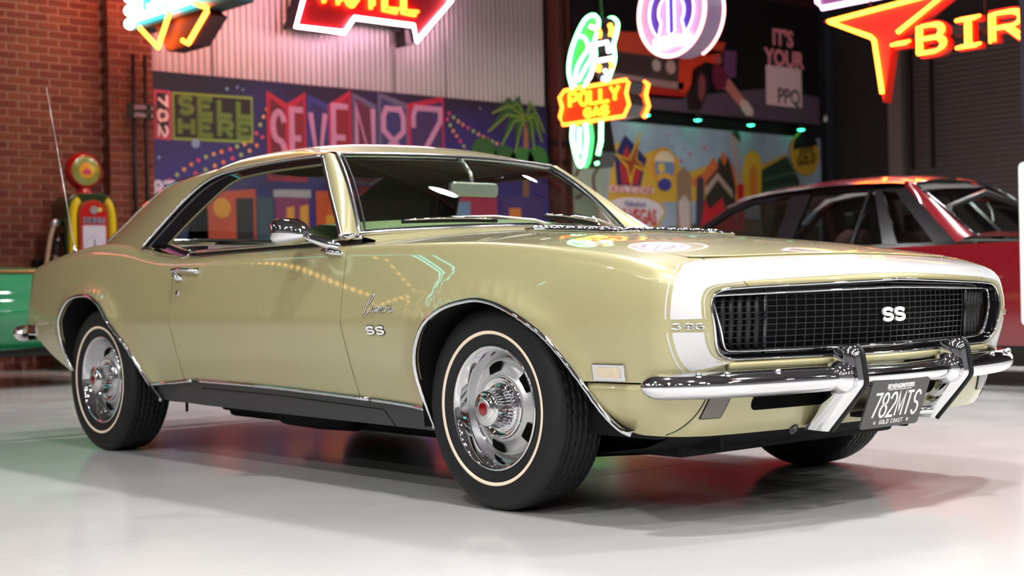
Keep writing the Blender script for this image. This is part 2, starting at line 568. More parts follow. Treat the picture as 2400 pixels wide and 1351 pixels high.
def arch_pts(A, lo_z_start, lo_z_end, rev):
    P = [(float(a), float(b)) for a, b in A]
    k = int(np.argmax([p[1] for p in P]))
    first = [p for i, p in enumerate(P) if i <= k and p[1] > lo_z_start]
    second = [p for i, p in enumerate(P) if i > k and p[1] > lo_z_end]
    P = [(x, vz(x, z)) for x, z in first + second]
    return P[::-1] if rev else P

def hood_edge(x): return .690 - .028 * float(sstep(-.2, .64, x))
def hood_rear(y): return -.575 - .145 * (abs(y) / .68)**2

fender = [(-.726 + G, .327)]
fender += [(-.726 + G, .60), (-.726 + G, V2 + .03)]
fender += [(-.715, vy(-.7, .72)), (-.70, vy(-.7, .697))]
fender += [(x, vy(x, hood_edge(x) + G)) for x in np.linspace(-.66, .640, 40)]
fender += [(.650, vy(.65, .625 + G)), (.70, 1.055), (.78, 1.018), (.85, 1.0)]
fender += [(.85, .445), (.79, .438), (.72, .432), (.70, .4245), (.60, .4245), (.449, .4245)]
fender += arch_pts(AF, .306, .4245, True)
fender += [(-.333, .304)]

door = [(-1.962 + G, .350), (-1.962 + G, V2 + .03), (-.726 - G, V2 + .03), (-.726 - G, .60), (-.726 - G, .327)]

quarter = [(-1.962 - G, .350)]
quarter += [(-2.255, .320)] + arch_pts(AR, .36, .322, True)
quarter += [(-3.00, .355), (-3.06, .353), (-3.15, .385), (-3.25, .425), (-3.37, .487), (-3.48, .53), (-3.68, .57)]
quarter += [(-3.68, vy(-3.48, .60)), (-3.60, vy(-3.48, .655)), (-3.40, vy(-3.40, .668)), (-3.10, vy(-3.1, .675)), (-2.95, vy(-2.95, .62)), (-2.70, vy(-2.7, .64)), (-2.5, vy(-2.5, .70)), (-2.38, vy(-2.38, .78)), (-2.30, V2 + .012), (-1.962 - G, V2 + .03)]

hood_half = [(hood_rear(y), vy(-.65, y)) for y in np.linspace(.683, 0, 24)]
hood_half = [(s, min(v, V3)) for s, v in hood_half]
hood_half += [(.633, V3), (.640, vy(.64, .30)), (.645, vy(.64, .50)), (.630, vy(.63, .655 - G))]
hood_half += [(x, vy(x, hood_edge(x) - G)) for x in np.linspace(.60, -.69, 40)]

header_half = [(.6385, V3), (.6455, vy(.64, .30)), (.650, vy(.64, .50)), (.652, vy(.65, .625 - G)), (.70, 1.059), (.78, 1.022), (.85, 1.004), (.85, V3)]

cowl_half = [(-.965, vy(-.9, .70))] + [(-.675 - .24 * (y / .72)**2 - .02, min(V3, vy(-.8, y))) for y in np.linspace(.69, 0, 14)]
cowl_half += [(hood_rear(y) - .006, min(V3, vy(-.65, y))) for y in np.linspace(0, .683, 14)]
cowl_half += [(-.722, vy(-.72, .70)), (-.731, vy(-.72, .74)), (-.731, V2 + .012), (-.93, V2 + .012)]

deck_half = [(-3.085, vy(-3.085, .66)), (-3.40, vy(-3.4, .662)), (-3.60, vy(-3.48, .649)), (-3.66, vy(-3.48, .60)), (-3.66, V3), (-3.12, V3), (-3.10, vy(-3.1, .4))]

def both(name, outline, mat, parent, flange=.014, off=0.0, res=.024, S=FS):
    V, F, N = panel_data(S, outline, res=res, rows=ROWS, flange=flange, off=off)
    Vm = V * [1, -1, 1]; Nm = N * [1, -1, 1]
    # soften the seam on the centreline
    for A in (N, Nm):
        c = np.abs(V[:, 1]) < 1e-4
        A[c, 1] = 0
    k = len(V)
    return mesh_obj(name, np.vstack([V, Vm]), list(F) + [tuple(i + k for i in reversed(f)) for f in F], mat, parent, True, np.vstack([N, Nm]))

for sd in (-1, 1):
    panel('front_fender', FS, fender, PAINT, CAR, sd, res=.022, rows=ROWS)
    dr = panel('door', FS, door, PAINT, CAR, sd, res=.024, rows=ROWS)
    panel('quarter_panel', FS, quarter, PAINT, CAR, sd, res=.022, rows=ROWS)
    if sd == -1: DOOR_R = dr
HOOD = both('hood', hood_half, PAINT, CAR)
both('header_panel', header_half, PAINT, CAR, res=.018)
both('cowl_panel', cowl_half, PAINT, CAR)
both('trunk_lid', deck_half, PAINT, CAR)

# hood edge bead (raised rolled lip on the leading edge)
_ys = np.linspace(.655, 0, 31)
_hs = [float(np.interp(y, [0, .05, .30, .50, .64, .655], [.6345, .6350, .640, .645, .634, .628])) for y in _ys]
_hp = body_pts([(q, min(V3 - 1e-4, vy(q, y))) for q, y in zip(_hs, _ys)], .0015, -1)
pts = _hp + [Vector((p.x, -p.y, p.z)) for p in _hp[::-1][1:]]
MB().tube(pts, .0045, 6).build('hood_lip', PAINT, HOOD, True)

# ---- white nose stripe with pinstripes
def s_outer(v): return float(np.interp(v, [.44, .55, .62, .72, .817, .87, .897, .96, 1.05, 1.3, V3], [.775, .754, .750, .752, .756, .750, .738, .700, .672, .664, .659]))
def s_inner(v): return float(np.interp(v, [.44, .48, .55, .62, .74, .817, .88, .95, 1.05, V3], [.842, .834, .822, .820, .820, .822, .824, .822, .816, .808]))
def band(f0, f1, v0, v1, n=24):
    vs = np.linspace(v0, v1, n)
    return [(f0(v), v) for v in vs] + [(f1(v), v) for v in vs[::-1]]
ZG0, ZG1 = .566, .602
V, F, N = panel_data(FS, band(s_outer, s_inner, vz(.70, ZG1), V3, 60), res=.014, off=.0009, flange=.0012)
k = len(V)
mesh_obj('nose_stripe', np.vstack([V, V * [1, -1, 1]]), F + [tuple(i + k for i in reversed(f)) for f in F], WHITE, CAR, True, np.vstack([N, N * [1, -1, 1]]))
for sd in (-1, 1):
    lo = panel('stripe_tail', FS, band(s_outer, s_inner, .4475, ZG0, 12), WHITE, CAR, sd, res=.012, off=.0009, flange=.0012)
    for f, dl in ((s_outer, -.0085), (s_inner, .0075)):
        for v0, v1 in ((.4475, ZG0), (vz(.7, ZG1), 1.0)):
            panel('pinstripe', FS, band(lambda v: f(v) + dl, lambda v: f(v) + dl + (.0028 if dl > 0 else -.0034), v0, v1, 16), WHITE, CAR, sd, res=.010, off=.0009, flange=0)

# ---- chrome mouldings
def body_line(P, off, sd, conv=True):
    return body_pts([(x, vz(x, z) if conv else z) for x, z in P], off, sd)
for sd in (-1, 1):
    for A, end in ((AF, True), (AR, False)):
        P = [(float(a), float(b)) for a, b in A]
        MB().tube(body_line(P, .003, sd), .0085, 8, flat=1.0).build('wheel_arch_moulding', CHROME, CAR, True)
        # wheel well
        ring = body_line([(x, z + .004) for x, z in P], -.004, sd)
        rows = [[Vector((p.x, sd * w, p.z + dz)) if w is not None else p for p in ring] for w, dz in ((None, 0), (.87, .002), (.70, .01), (.50, .02))]
        mb = MB().grid(rows)
        xs = [p.x for p in ring]
        mb.box((min(xs) - .05, sd * .48 - .01, .20), (max(xs) + .02, sd * .48 + .01, .72))
        mb.build('wheel_well', UNDER, CAR, True, sharp=40)
    for P in ([(-2.253, .319), (-2.10, .331), (-1.90, .3485)], [(-1.885, .3495), (-1.32, .343), (-.672, .3235)], [(-.664, .323), (-.5, .3155), (-.336, .3045)]):
        Q = [tuple(q) for q in smooth_poly(P, 8)]
        MB().tube(body_line(Q, .003, sd), .0085, 8).build('rocker_moulding', CHROME, CAR, True)
    # dark rocker panel
    rk = [(-.335, .2965), (-.66, .314), (-1.32, .334), (-1.89, .340), (-2.25, .312), (-2.20, .250), (-1.9, .238), (-1.2, .230), (-.5, .223), (-.325, .222)]
    panel('rocker_panel', FS, rk, ROCK, CAR, sd, res=.03, off=-.010, flange=.10)
    MB().tube(body_line([(-1.86, .312), (-1.3, .305), (-.62, .282)], -.0095, sd), .0022, 5).build('rocker_seam', BLACK, CAR, True)
    MB().tube(body_line([(-.62, .282), (-.585, .225)], -.0095, sd), .0022, 5).build('rocker_seam', BLACK, CAR, True)

# ---- lower valance wrapping the nose
VPLAN = smooth_poly([(.44, float(side_w(np.array(.44), np.array(.40)))), (.55, float(side_w(np.array(.55), np.array(.40)))), (.62, .868), (.68, .853), (.725, .825), (.758, .780), (.785, .70), (.808, .58), (.828, .42), (.842, .22), (.846, 0)], 10)
_seg = np.concatenate([[0], np.cumsum(np.linalg.norm(np.diff(VPLAN, axis=0), axis=1))])
VL = float(_seg[-1])
def VS(u, z):
    u = np.asarray(u, float); z = np.asarray(z, float)
    uc = np.clip(u, 0, VL)
    x = np.interp(uc, _seg, VPLAN[:, 0]); y = np.interp(uc, _seg, VPLAN[:, 1])
    e = .02
    dx = np.interp(np.clip(uc + e, 0, VL), _seg, VPLAN[:, 0]) - np.interp(np.clip(uc - e, 0, VL), _seg, VPLAN[:, 0])
    dy = np.interp(np.clip(uc + e, 0, VL), _seg, VPLAN[:, 1]) - np.interp(np.clip(uc - e, 0, VL), _seg, VPLAN[:, 1])
    L = np.maximum(np.hypot(dx, dy), 1e-9)
    nx, ny = -dy / L, dx / L          # outward (forward / outboard)
    d = np.maximum(.40 - z, 0)
    o = -(.05 * d + 2.6 * d**2) - .4 * np.maximum(z - .40, 0)
    # smooth start so that it meets the fender side
    return x + nx * o, y + ny * o, z
def u_of_y(y): return float(np.interp(-y, -VPLAN[:, 1], _seg))
_ua = [(float(np.interp(x, VPLAN[:6 * 10, 0], _seg[:60])), z) for x, z in AF if z < .4205 and x > .4]
def valz(u): return float(np.interp(u, [0, .25, .45, VL], [.277, .272, .266, .264]))
valance = [(u, z) for u, z in _ua] + [(u, valz(u)) for u in np.linspace(_ua[-1][0] + .03, VL, 40)] + [(VL, .4195), (.0, .4195)]
lowslot = (u_of_y(.565), u_of_y(.16), .334, .376)
for sd in (-1, 1):
    V, F, N = panel_data(VS, valance, res=.018, flange=.012, rows=list(np.arange(.265, .42, .012)))
    if sd < 0: V = V * [1, -1, 1]; N = N * [1, -1, 1]; F = [tuple(reversed(f)) for f in F]
    mesh_obj('front_valance', V, F, PAINT, CAR, True, N)
    # air slot, parking lamp
    def rr(u0, u1, z0, z1, r, sh=0.0):
        o = []
        for cx, cz, a in ((u1 - r, z0 + r, -90), (u1 - r, z1 - r, 0), (u0 + r, z1 - r, 90), (u0 + r, z0 + r, 180)):
            for i in range(5):
                t = math.radians(a + 22.5 * i); zz = cz + r * math.sin(t)
                o.append((cx + r * math.cos(t) + sh * (zz - z0), zz))
        return o
    panel('valance_air_slot', VS, rr(*lowslot, .018), BLACKM, CAR, sd, res=.015, off=.0012, flange=.002)
    ul = u_of_y(.695)
    fr_ = panel('parking_lamp', VS, rr(ul - .050, ul + .028, .318, .380, .006, .42), BLACK, CAR, sd, res=.012, off=.0012, flange=.003)
    panel('lamp_lens', VS, rr(ul - .046, ul + .024, .322, .376, .005, .42), AMBER, fr_, sd, res=.012, off=.004, flange=.004)
    # seam between fender extension and valance
    sp = [(u_of_y(.715), .405), (u_of_y(.733), .365), (u_of_y(.758), .325), (u_of_y(.795), .293), (u_of_y(.835), .275)]
    P, N = surf_eval(VS, np.array([a for a, b in sp]), np.array([b for a, b in sp]), .0004)
    MB().tube([Vector((p[0], sd * p[1], p[2])) for p in smooth_poly(P, 5)], .0018, 5).build('valance_seam', BLACK, CAR, True)

# ---- grille mouth
def mouth_loop(n=120, shrink_y=1.0, sz=1.0, back=0.0, zc=.592, low=.481):
    half = [(float(fLY(v)), float(fLZ(v))) for v in np.concatenate([np.linspace(.46, .897, 26), np.linspace(.93, V3, 22)])]
    bot = [(y, low - .004 * (1 - y / .66)) for y in np.linspace(0, .648, 16)]
    q = bot + half            # from bottom centre, round the side, to top centre
    P = [(y * shrink_y, zc + (z - zc) * sz) for y, z in q]
    full = P + [(-y, z) for y, z in P[::-1][1:-1]]
    return [Vector((float(lipx(y, z)) - back, y, z)) for y, z in full]
L0 = mouth_loop()
L1 = mouth_loop(back=.012, shrink_y=.997, sz=.985)
L2 = mouth_loop(back=.055, shrink_y=.985, sz=.96)
_c = [L0 + [L0[0]], L1 + [L1[0]], L2 + [L2[0]]]
MB().grid(_c).build('mouth_liner', BLACKG, CAR, True)
MB().tube([p + Vector((-.001, 0, 0)) for p in mouth_loop(shrink_y=.994, sz=.972, back=-.001)], .0042, 6, closed=True).build('mouth_trim', CHROME, CAR, True)
GIN = [(0, .503), (.30, .5035), (.55, .5045), (.635, .506), (.662, .511), (.677, .527), (.690, .56), (.704, .60), (.713, .635), (.716, .650), (.711, .661), (.695, .665), (.55, .668), (.30, .673), (0, .678)]
def gin_loop(back, k=1.0, dz=0.0):
    h = smooth_poly([(y * k, .588 + (z - .588) * (1 + dz)) for y, z in GIN], 4)
    full = list(map(tuple, h)) + [(-y, z) for y, z in h[::-1][1:-1]]
    return [Vector((float(lipx(y, z)) - back, y, z)) for y, z in full]
GL = gin_loop(.028)
MB().tube(GL, .0048, 6, closed=True).build('grille_trim', CHROME, CAR, True)
# backing
def fan(loop, dx):
    c = Vector((0, 0, 0))
    P = [p + Vector((dx, 0, 0)) for p in loop]
    k = len(P); half = k // 2
    V = P; F = []
    # strips between mirrored points
    for i in range(half):
        a, b = i, i + 1; c2, d = (k - i) % k, (k - i - 1) % k
        if len({a, b, d, c2}) == 4: F.append((a, b, d, c2))
        elif len({a, b, d}) == 3: F.append((a, b, d))
    return V, F
MB().add(*fan(mouth_loop(shrink_y=.985, sz=.96, back=.10), 0)).build('grille_backing', UNDER, CAR, False)
# black band between the two trims
def resamp(L, n=160):
    P = np.array([list(q) for q in L] + [list(L[0])]); a = np.unwrap(np.arctan2((P[:, 2] - .588) * 3.2, P[:, 1]))
    t = np.linspace(a[0], a[0] + 2 * PI * (1 if a[-1] > a[0] else -1), n); o = 1 if a[-1] > a[0] else -1
    return [Vector([float(np.interp(o * tt, o * a, P[:, k])) for k in range(3)]) for tt in t]
A_, B_ = resamp(mouth_loop(shrink_y=.985, sz=.955, back=.030)), resamp(gin_loop(.036, .995, -.03))
MB().grid([A_, B_]).build('grille_surround', BLACKG, CAR, True)
GRB = principled('grille_bar_grey', (.022, .023, .026), .35)
mb = MB()
def gx(y, z): return float(lipx(y, .6)) - .050 - .10 * max(0, .6 - z)
ylim = curve((.505, .640), (.53, .675), (.56, .688), (.60, .702), (.64, .712), (.67, .705))
for z in np.arange(.5085, .672, .01745):
    yl = float(ylim(z))
    P = [Vector((gx(y, z), y, z)) for y in np.linspace(-yl, yl, 41)]
    mb.tube(P, .0016, 4)
for i in range(-14, 15):
    y = i * .0365
    mb.tube([Vector((gx(y, z), y, z)) for z in np.linspace(.500, .676, 5)], .0015, 4)
mb.build('grille_bars', GRB, CAR, False)
for sd in (-1, 1):                       # headlamp doors: vertical fluted slats
    ym = .523
    mb = MB().tube([Vector((gx(sd * ym, z) + .004, sd * ym, z)) for z in (.496, .59, .679)], .006, 6)
    hd = mb.build('headlamp_door', BLACKG, CAR, True)
    for y in np.arange(.545, .71, .030):
        zs = [z for z in np.linspace(.502, .676, 15) if float(ylim(z)) > y + .005]
        if len(zs) < 3: continue
        MB().tube([Vector((gx(y, z) - .006, sd * y, z)) for z in (zs[0], (zs[0] + zs[-1]) / 2, zs[-1])], .0105, 8).build('slat', BLACK, hd, True)

# paint band under the mouth, dark panels behind the bumper
P = [Vector((float(lipx(y, .478)) - .004, y, .4655)) for y in np.linspace(-.668, .668, 45)]
MB().tube(P, .0135, 10, flat=1.0).build('lower_grille_band', PAINT, CAR, True)
def strip(y0, y1, z0, z1, x_of, n=12):
    return [[Vector((x_of(y), y, z)) for y in np.linspace(y0, y1, n)] for z in (z0, z1)]
rx = lambda y: .845 - .10 * abs(y / .75)**1.5
MB().grid(strip(-.80, .80, .395, .470, lambda y: rx(y) - .03, 30)).build('air_duct', UNDER, CAR, False)
MB().grid([[Vector((rx(y) + dx, y, z)) for y in np.linspace(-.125, .125, 9)] for z, dx in ((.40, .0), (.44, .01), (.47, .035))]).build('centre_panel', PAINT, CAR, True)
for sd in (-1, 1):
    MB().grid([[Vector((rx(y) + dx, sd * y, z)) for y in np.linspace(.575, .82, 12)] for z, dx in ((.40, .0), (.44, .01), (.47, .03))]).build('fender_underside', PAINT, CAR, True)
# ------------------------------------------------------------------ Camaro greenhouse
DRIP = smooth_poly([(-1.262, .617, 1.231), (-1.575, .617, 1.233), (-1.859, .623, 1.224), (-2.015, .631, 1.211), (-2.124, .655, 1.176), (-2.208, .702, 1.106), (-2.273, .759, 1.021), (-2.318, .805, .952), (-2.345, .83, .915)], 10)
NF = 38                                  # stations with a full roof section (index into DRIP)
def bez(p0, p1, p2, p3, t):
    p0, p1, p2, p3 = map(np.array, (p0, p1, p2, p3)); t = np.asarray(t)[:, None]
    return (1 - t)**3 * p0 + 3 * (1 - t)**2 * t * p1 + 3 * (1 - t) * t * t * p2 + t**3 * p3
TT = np.linspace(0, 1, 25)
def roof_section(i):
    a = DRIP[i]
    f = i / (NF - 1)
    xc = -1.175 + (-2.36 + 1.175) * f
    zc = float(curve((0, 1.272), (.2, 1.312), (.45, 1.328), (.75, 1.314), (1, 1.278))(f))
    c = np.array([xc, 0, zc])
    rise = .052 + .045 * f
    p1 = a + np.array([(xc - a[0]) * .12, -.055, rise])
    p2 = c + np.array([(a[0] - xc) * .45, .40, .002])
    return bez(a, p1, p2, c, TT)
def ws_top(u): return np.array([-1.178 - .062 * u * u, .566 * u, 1.243 - .010 * u * u])
def head_section():
    a = DRIP[0]; out = []
    for t, q in zip(TT, roof_section(0)):
        u = min(1.0, q[1] / .566)
        w = ws_top(u) + np.array([-.012, 0, .010])
        k = min(1, max(0, (q[1] - .53) / .087)); k = k * k * (3 - 2 * k)
        out.append(np.array([w[0] * (1 - k) + q[0] * k, q[1], w[2] * (1 - k) + q[2] * k]))
    return np.array(out)
sec = [roof_section(i) for i in range(NF)]
_h = head_section() - sec[0]
for i in range(NF):
    sec[i] = sec[i] + _h * (1 - min(1, i / 9))**2
KB = 13                                  # column where the back window edge starts
bl_top = sec[-1][KB]
BEDGE = smooth_poly([tuple(bl_top), (-2.56, .545, 1.218), (-2.79, .572, 1.138), (-2.99, .600, 1.034), (-3.12, .622, .966)], 8)
rest = DRIP[NF - 1:]
sail = []
M = len(rest)
for j in range(M):
    f = j / (M - 1)
    a = rest[j]; b = np.array([np.interp(f, np.linspace(0, 1, len(BEDGE)), BEDGE[:, k]) for k in range(3)])
    d = b - a
    n = np.array([0, .62, .78]) if True else None
    # matched tangents with the last roof section at f=0, flatter lower down
    s0 = sec[-1][:KB + 1]
    straight = np.array([a + d * t for t in np.linspace(0, 1, KB + 1)])
    bulge0 = s0 - np.array([s0[0] + (s0[-1] - s0[0]) * t for t in np.linspace(0, 1, KB + 1)])
    tt = np.linspace(0, 1, KB + 1)[:, None]
    bulge1 = np.array([0.0, .030, .012]) * 4 * tt * (1 - tt)
    sail.append(straight + bulge0 * (1 - f)**2 + bulge1 * (1 - (1 - f)**2))
# flare the foot of the sail panel into the quarter panel
def sail_rows(sd):
    rows = []
    for r in sail: rows.append([Vector((p[0], sd * p[1], p[2])) for p in r])
    last = sail[-1]
    base = []
    for p in last:
        base.append(Vector((p[0] - .02, sd * (p[1] + .025), p[2] - .045)))
    rows.append(base)
    return rows
ROOF = []
for i in range(NF):
    row = [Vector(p) for p in sec[i] * [1, -1, 1]] + [Vector(p) for p in sec[i][::-1][1:]]
    ROOF.append(row)
MB().grid(ROOF).build('roof_panel', PAINT, CAR, True)
HL = [[p + Vector((0, 0, -.028)) for p in r[3:-3]] for r in ROOF]
MB().grid(HL).build('headliner', HEADL, CAR, True)
for sd in (-1, 1):
    MB().grid(sail_rows(sd)).build('roof_pillar', PAINT, CAR, True)
    IN = [[Vector((p[0], sd * (p[1] - .03), p[2] - .012)) for p in r[1:]] for r in sail]
    MB().grid(IN).build('pillar_lining', HEADL, CAR, True)
    D = [Vector((p[0], sd * (p[1] + .004), p[2] + .001)) for p in DRIP]
    MB().tube(D, .0075, 8).build('drip_rail', STEEL, CAR, True)
    # weatherstrip channel inside the opening
    inner = smooth_poly([(-1.225, .645, 1.190), (-1.72, .645, 1.188), (-1.895, .662, 1.164), (-2.009, .716, 1.079), (-2.10, .775, .990), (-2.16, .82, .918)], 12)
    ii = np.linspace(0, 1, 60)
    A = np.array([[np.interp(t, np.linspace(0, 1, len(DRIP)), DRIP[:, k]) for k in range(3)] for t in ii])
    B = np.array([[np.interp(t, np.linspace(0, 1, len(inner)), inner[:, k]) for k in range(3)] for t in ii])
    B = B * .84 + A * .16
    rows = [[Vector((p[0], sd * (p[1] - .006), p[2] - .004)) for p in A], [Vector((p[0], sd * (p[1] - .018), p[2])) for p in A * .5 + B * .5], [Vector((p[0], sd * (p[1] - .030), p[2])) for p in B]]
    ws = MB().grid(rows).build('weatherstrip', BLACKG, CAR, True)
    MB().tube([Vector((p[0], sd * (p[1] - .030), p[2])) for p in B], .0055, 6).build('strip_edge', HEADL, ws, True)

# ---- windscreen
def WSF(u, v):
    """u -1..1 across (right to left), v 0..1 bottom to top"""
    yb, yt = .712, .566
    xb = -.672 - .225 * u * u; zb = .936 - .026 * u * u
    xt = -1.178 - .062 * u * u; zt = 1.243 - .010 * u * u
    b = np.array([xb, yb * u, zb]); t = np.array([xt, yt * u, zt])
    p = b + (t - b) * v
    bul = .022 * 4 * v * (1 - v)
    return Vector(p + np.array([bul * .5, 0, bul]))
us = np.linspace(-1, 1, 33)
WG = [[WSF(u, v) for u in us] for v in np.linspace(0, 1, 13)]
MB().grid(WG).build('windscreen', WSGLASS, CAR, True)
def loop_pts(fn, n=30, e=0.0):
    P = [fn(u, 0 - e) for u in np.linspace(-1, 1, n)] + [fn(1, v) for v in np.linspace(0, 1, n)[1:]]
    P += [fn(u, 1 + e) for u in np.linspace(1, -1, n)[1:]] + [fn(-1, v) for v in np.linspace(1, 0, n)[1:-1]]
    return P
MB().tube(loop_pts(WSF), .013, 8, closed=True, flat=.9).build('windscreen_trim', STEEL, CAR, True)
MB().tube([p + Vector((.012, 0, .004)) for p in loop_pts(lambda u, v: WSF(u * .978, .012 + v * .972))], .005, 6, closed=True).build('windscreen_seal', BLACK, CAR, True)
# scuttle between cowl and glass
rows = [[], [], []]
for u in np.linspace(-1, 1, 41):
    g = WSF(u, 0); y = abs(g.y)
    q = body_pts([(g.x + .03, min(V3 - 1e-3, vy(g.x + .03, y)))], -.004, -1)[0]
    rows[0].append(g + Vector((-.004, 0, -.004))); rows[1].append(Vector((g.x + .012, g.y, g.z * .5 + q.z * .5 + .002))); rows[2].append(Vector((q.x, g.y, q.z)))
MB().grid(rows).build('scuttle_panel', PAINT, CAR, True)
# A pillars
for sd in (-1, 1):
    out = smooth_poly([(-1.262, .617, 1.231), (-1.056, .724, 1.073), (-.915, .794, .969), (-.818, .842, .893)], 8)
    inn = np.array([list(WSF(1, v)) for v in np.linspace(1.0, -.02, len(out))])
    rows = []
    for a, b in zip(out, inn):
        m = (a + b) / 2 + np.array([.010, .014, .010])
        rows.append([Vector((p[0], sd * p[1], p[2])) for p in (a - [0, .03, 0], a, m * .5 + a * .5 + [.002, .004, 0], m, m * .5 + b * .5 + [.002, .002, .002], b)])
    ap = MB().grid(rows).build('windscreen_pillar', PAINT, CAR, True)
    MB().tube([Vector((a[0] + .002, sd * (a[1] + .004), a[2])) for a in out], .0085, 8).build('pillar_trim', STEEL, ap, True)
    MB().tube([Vector((a[0] * .8 + b[0] * .2, sd * (a[1] - .028), a[2])) for a, b in list(zip(out, inn))[:-5]], .012, 6).build('pillar_weatherstrip', BLACK, ap, True)
    # foot of the pillar: chrome cap
    MB().tube([Vector((-.84, sd * .838, .889)), Vector((-.79, sd * .835, .892)), Vector((-.76, sd * .80, .899))], [.011, .013, .006], 8).build('pillar_cap', CHROME, ap, True)
    # belt: fender shelf, window sills
    def shelf(xs, z_in, dy, nm, m):
        rows = []
        for x, a in zip(xs, body_pts([(x, V2 + .028) for x in xs], 0, sd)):
            rows.append([a, Vector((x, sd * (abs(a.y) - dy * .5), a.z + (z_in(x) - a.z) * .8)), Vector((x, sd * (abs(a.y) - dy), z_in(x))), Vector((x, sd * (abs(a.y) - dy - .05), z_in(x) - .01)), Vector((x, sd * (abs(a.y) - dy - .055), z_in(x) - .12))])
        return MB().grid(rows).build(nm, m, CAR, True)
    zin = curve((-.74, .890), (-1.2, .885), (-1.96, .879))
    shelf(np.linspace(-.735, -1.955, 24), lambda x: float(zin(x)), .012, 'door_sill', BLACK)
    P = [Vector((x, sd * (abs(on_body(x, V2 + .028, 0, sd)[0].y) - .002), float(zin(x)) - .002)) for x in np.linspace(-.735, -1.955, 20)]
    MB().tube(P, .0065, 8).build('belt_trim', CHROME, CAR, True)
    zq = curve((-1.968, .882), (-2.05, .893), (-2.2, .920), (-2.33, .944), (-2.4, .955))
    qs = shelf(np.linspace(-1.968, -2.36, 14), lambda x: float(zq(x)), .016, 'quarter_sill', BLACKG)
    MB().tube([on_body(-1.962, V2 - .01, .003, sd)[0], on_body(-1.962, V2 + .03, .004, sd)[0], Vector((-1.955, sd * .82, .886))], .0045, 6).build('sill_joint', CHROME, qs, True)
    P = [Vector((x, sd * (abs(on_body(x, V2 + .028, 0, sd)[0].y) + .001), float(zq(x)) - .030)) for x in np.linspace(-1.968, -2.33, 12)]
    MB().tube(P, .004, 6).build('quarter_sill_trim', CHROME, qs, True)

# ---- back window
TOPE = [Vector(p) for p in sec[-1][KB:] * [1, -1, 1]] + [Vector(p) for p in sec[-1][KB:][::-1][1:]]
nu = len(TOPE)
BW = []
for j in range(len(BEDGE)):
    f = j / (len(BEDGE) - 1)
    e = BEDGE[j]
    row = []
    for i in range(nu):
        u = -1 + 2 * i / (nu - 1)
        t = TOPE[i]
        bx, bz = -3.12 + .04 * u * u, .978 - .018 * u * u
        straight_x = t.x + (bx - t.x) * f; straight_z = t.z + (bz - t.z) * f
        w = e[1]
        row.append(Vector((e[0] * u * u + straight_x * (1 - u * u), w * u, e[2] * u * u + (straight_z + .02 * 4 * f * (1 - f)) * (1 - u * u))))
    BW.append(row)
MB().grid(BW).build('back_window', SGLASS, CAR, True)
bl = BW[0] + [r[-1] for r in BW[1:]] + BW[-1][::-1][1:] + [r[0] for r in BW[::-1][1:-1]]
MB().tube(bl, .010, 6, closed=True).build('back_window_trim', CHROME, CAR, True)
MB().grid([[Vector((-3.08, y, .955)) for y in np.linspace(-.62, .62, 5)], [Vector((-2.62, y, .90)) for y in np.linspace(-.70, .70, 5)]]).build('parcel_shelf', VINYL, CAR, False)

# ---- tail
TL = []
for v in np.concatenate([np.linspace(.57, V2, 14), np.linspace(V2, V3, 14)[1:]]):
    p, n = on_body(-3.68 + 1e-4, min(v, V3 - 1e-4), 0, 1); TL.append(p)
half = [Vector((TL[0].x, 0, TL[0].z))] + TL
V_ = []; F_ = []
for i, p in enumerate(half):
    V_ += [Vector((p.x, p.y, p.z)), Vector((p.x - .012, 0, p.z)), Vector((p.x, -p.y, p.z))]
for i in range(len(half) - 1):
    F_ += [(3 * i, 3 * i + 3, 3 * i + 4, 3 * i + 1), (3 * i + 1, 3 * i + 4, 3 * i + 5, 3 * i + 2)]
MB().add(V_, F_).build('tail_panel', BLACKG, CAR, True)
for sd in (-1, 1):
    for k in range(2):
        lamp = MB().box((-3.70, min(sd * (.40 + .155 * k), sd * (.53 + .155 * k)), .63), (-3.665, max(sd * (.40 + .155 * k), sd * (.53 + .155 * k)), .72)).build('tail_lamp', RED, CAR, False, bevel=.01)
# rear bumper blade with wrapped ends
RB = smooth_poly([(-3.545, .868), (-3.575, .868), (-3.62, .858), (-3.68, .82), (-3.735, .72), (-3.765, .45), (-3.775, 0)], 8)
RBf = [Vector((p[0], -p[1], .527)) for p in RB] + [Vector((p[0], p[1], .527)) for p in RB[::-1][1:]]
PROF_R = [(-.030, .034), (-.012, .0385), (.006, .037), (.022, .028), (.034, .012), (.038, .0), (.033, -.010), (.024, -.024), (.008, -.035), (-.012, -.0385), (-.030, -.036)]
kr = len(RBf); rows = []
for i, p in enumerate(RBf):
    d = RBf[min(i + 1, kr - 1)] - RBf[max(i - 1, 0)]
    n = Vector((-d.y, d.x, 0)).normalized()
    t = min(i, kr - 1 - i) / 10.0; h = max(.05, math.sqrt(max(0.0, 1 - (1 - min(1, t))**2)))
    rows.append([p + n * (a * (.35 + .65 * h)) + Vector((0, 0, b * h)) for a, b in PROF_R])
MB().grid(rows).build('rear_bumper', CHROME, CAR, True)
for sd in (-1, 1):
    p, n = on_body(-3.44, .545, .012, sd)
    MB().box((p.x - .045, min(p.y, p.y - sd * .03), p.z - .024), (p.x + .04, max(p.y, p.y - sd * .03), p.z + .026)).build('rear_marker_lamp', CHROME, CAR, False, bevel=.006)

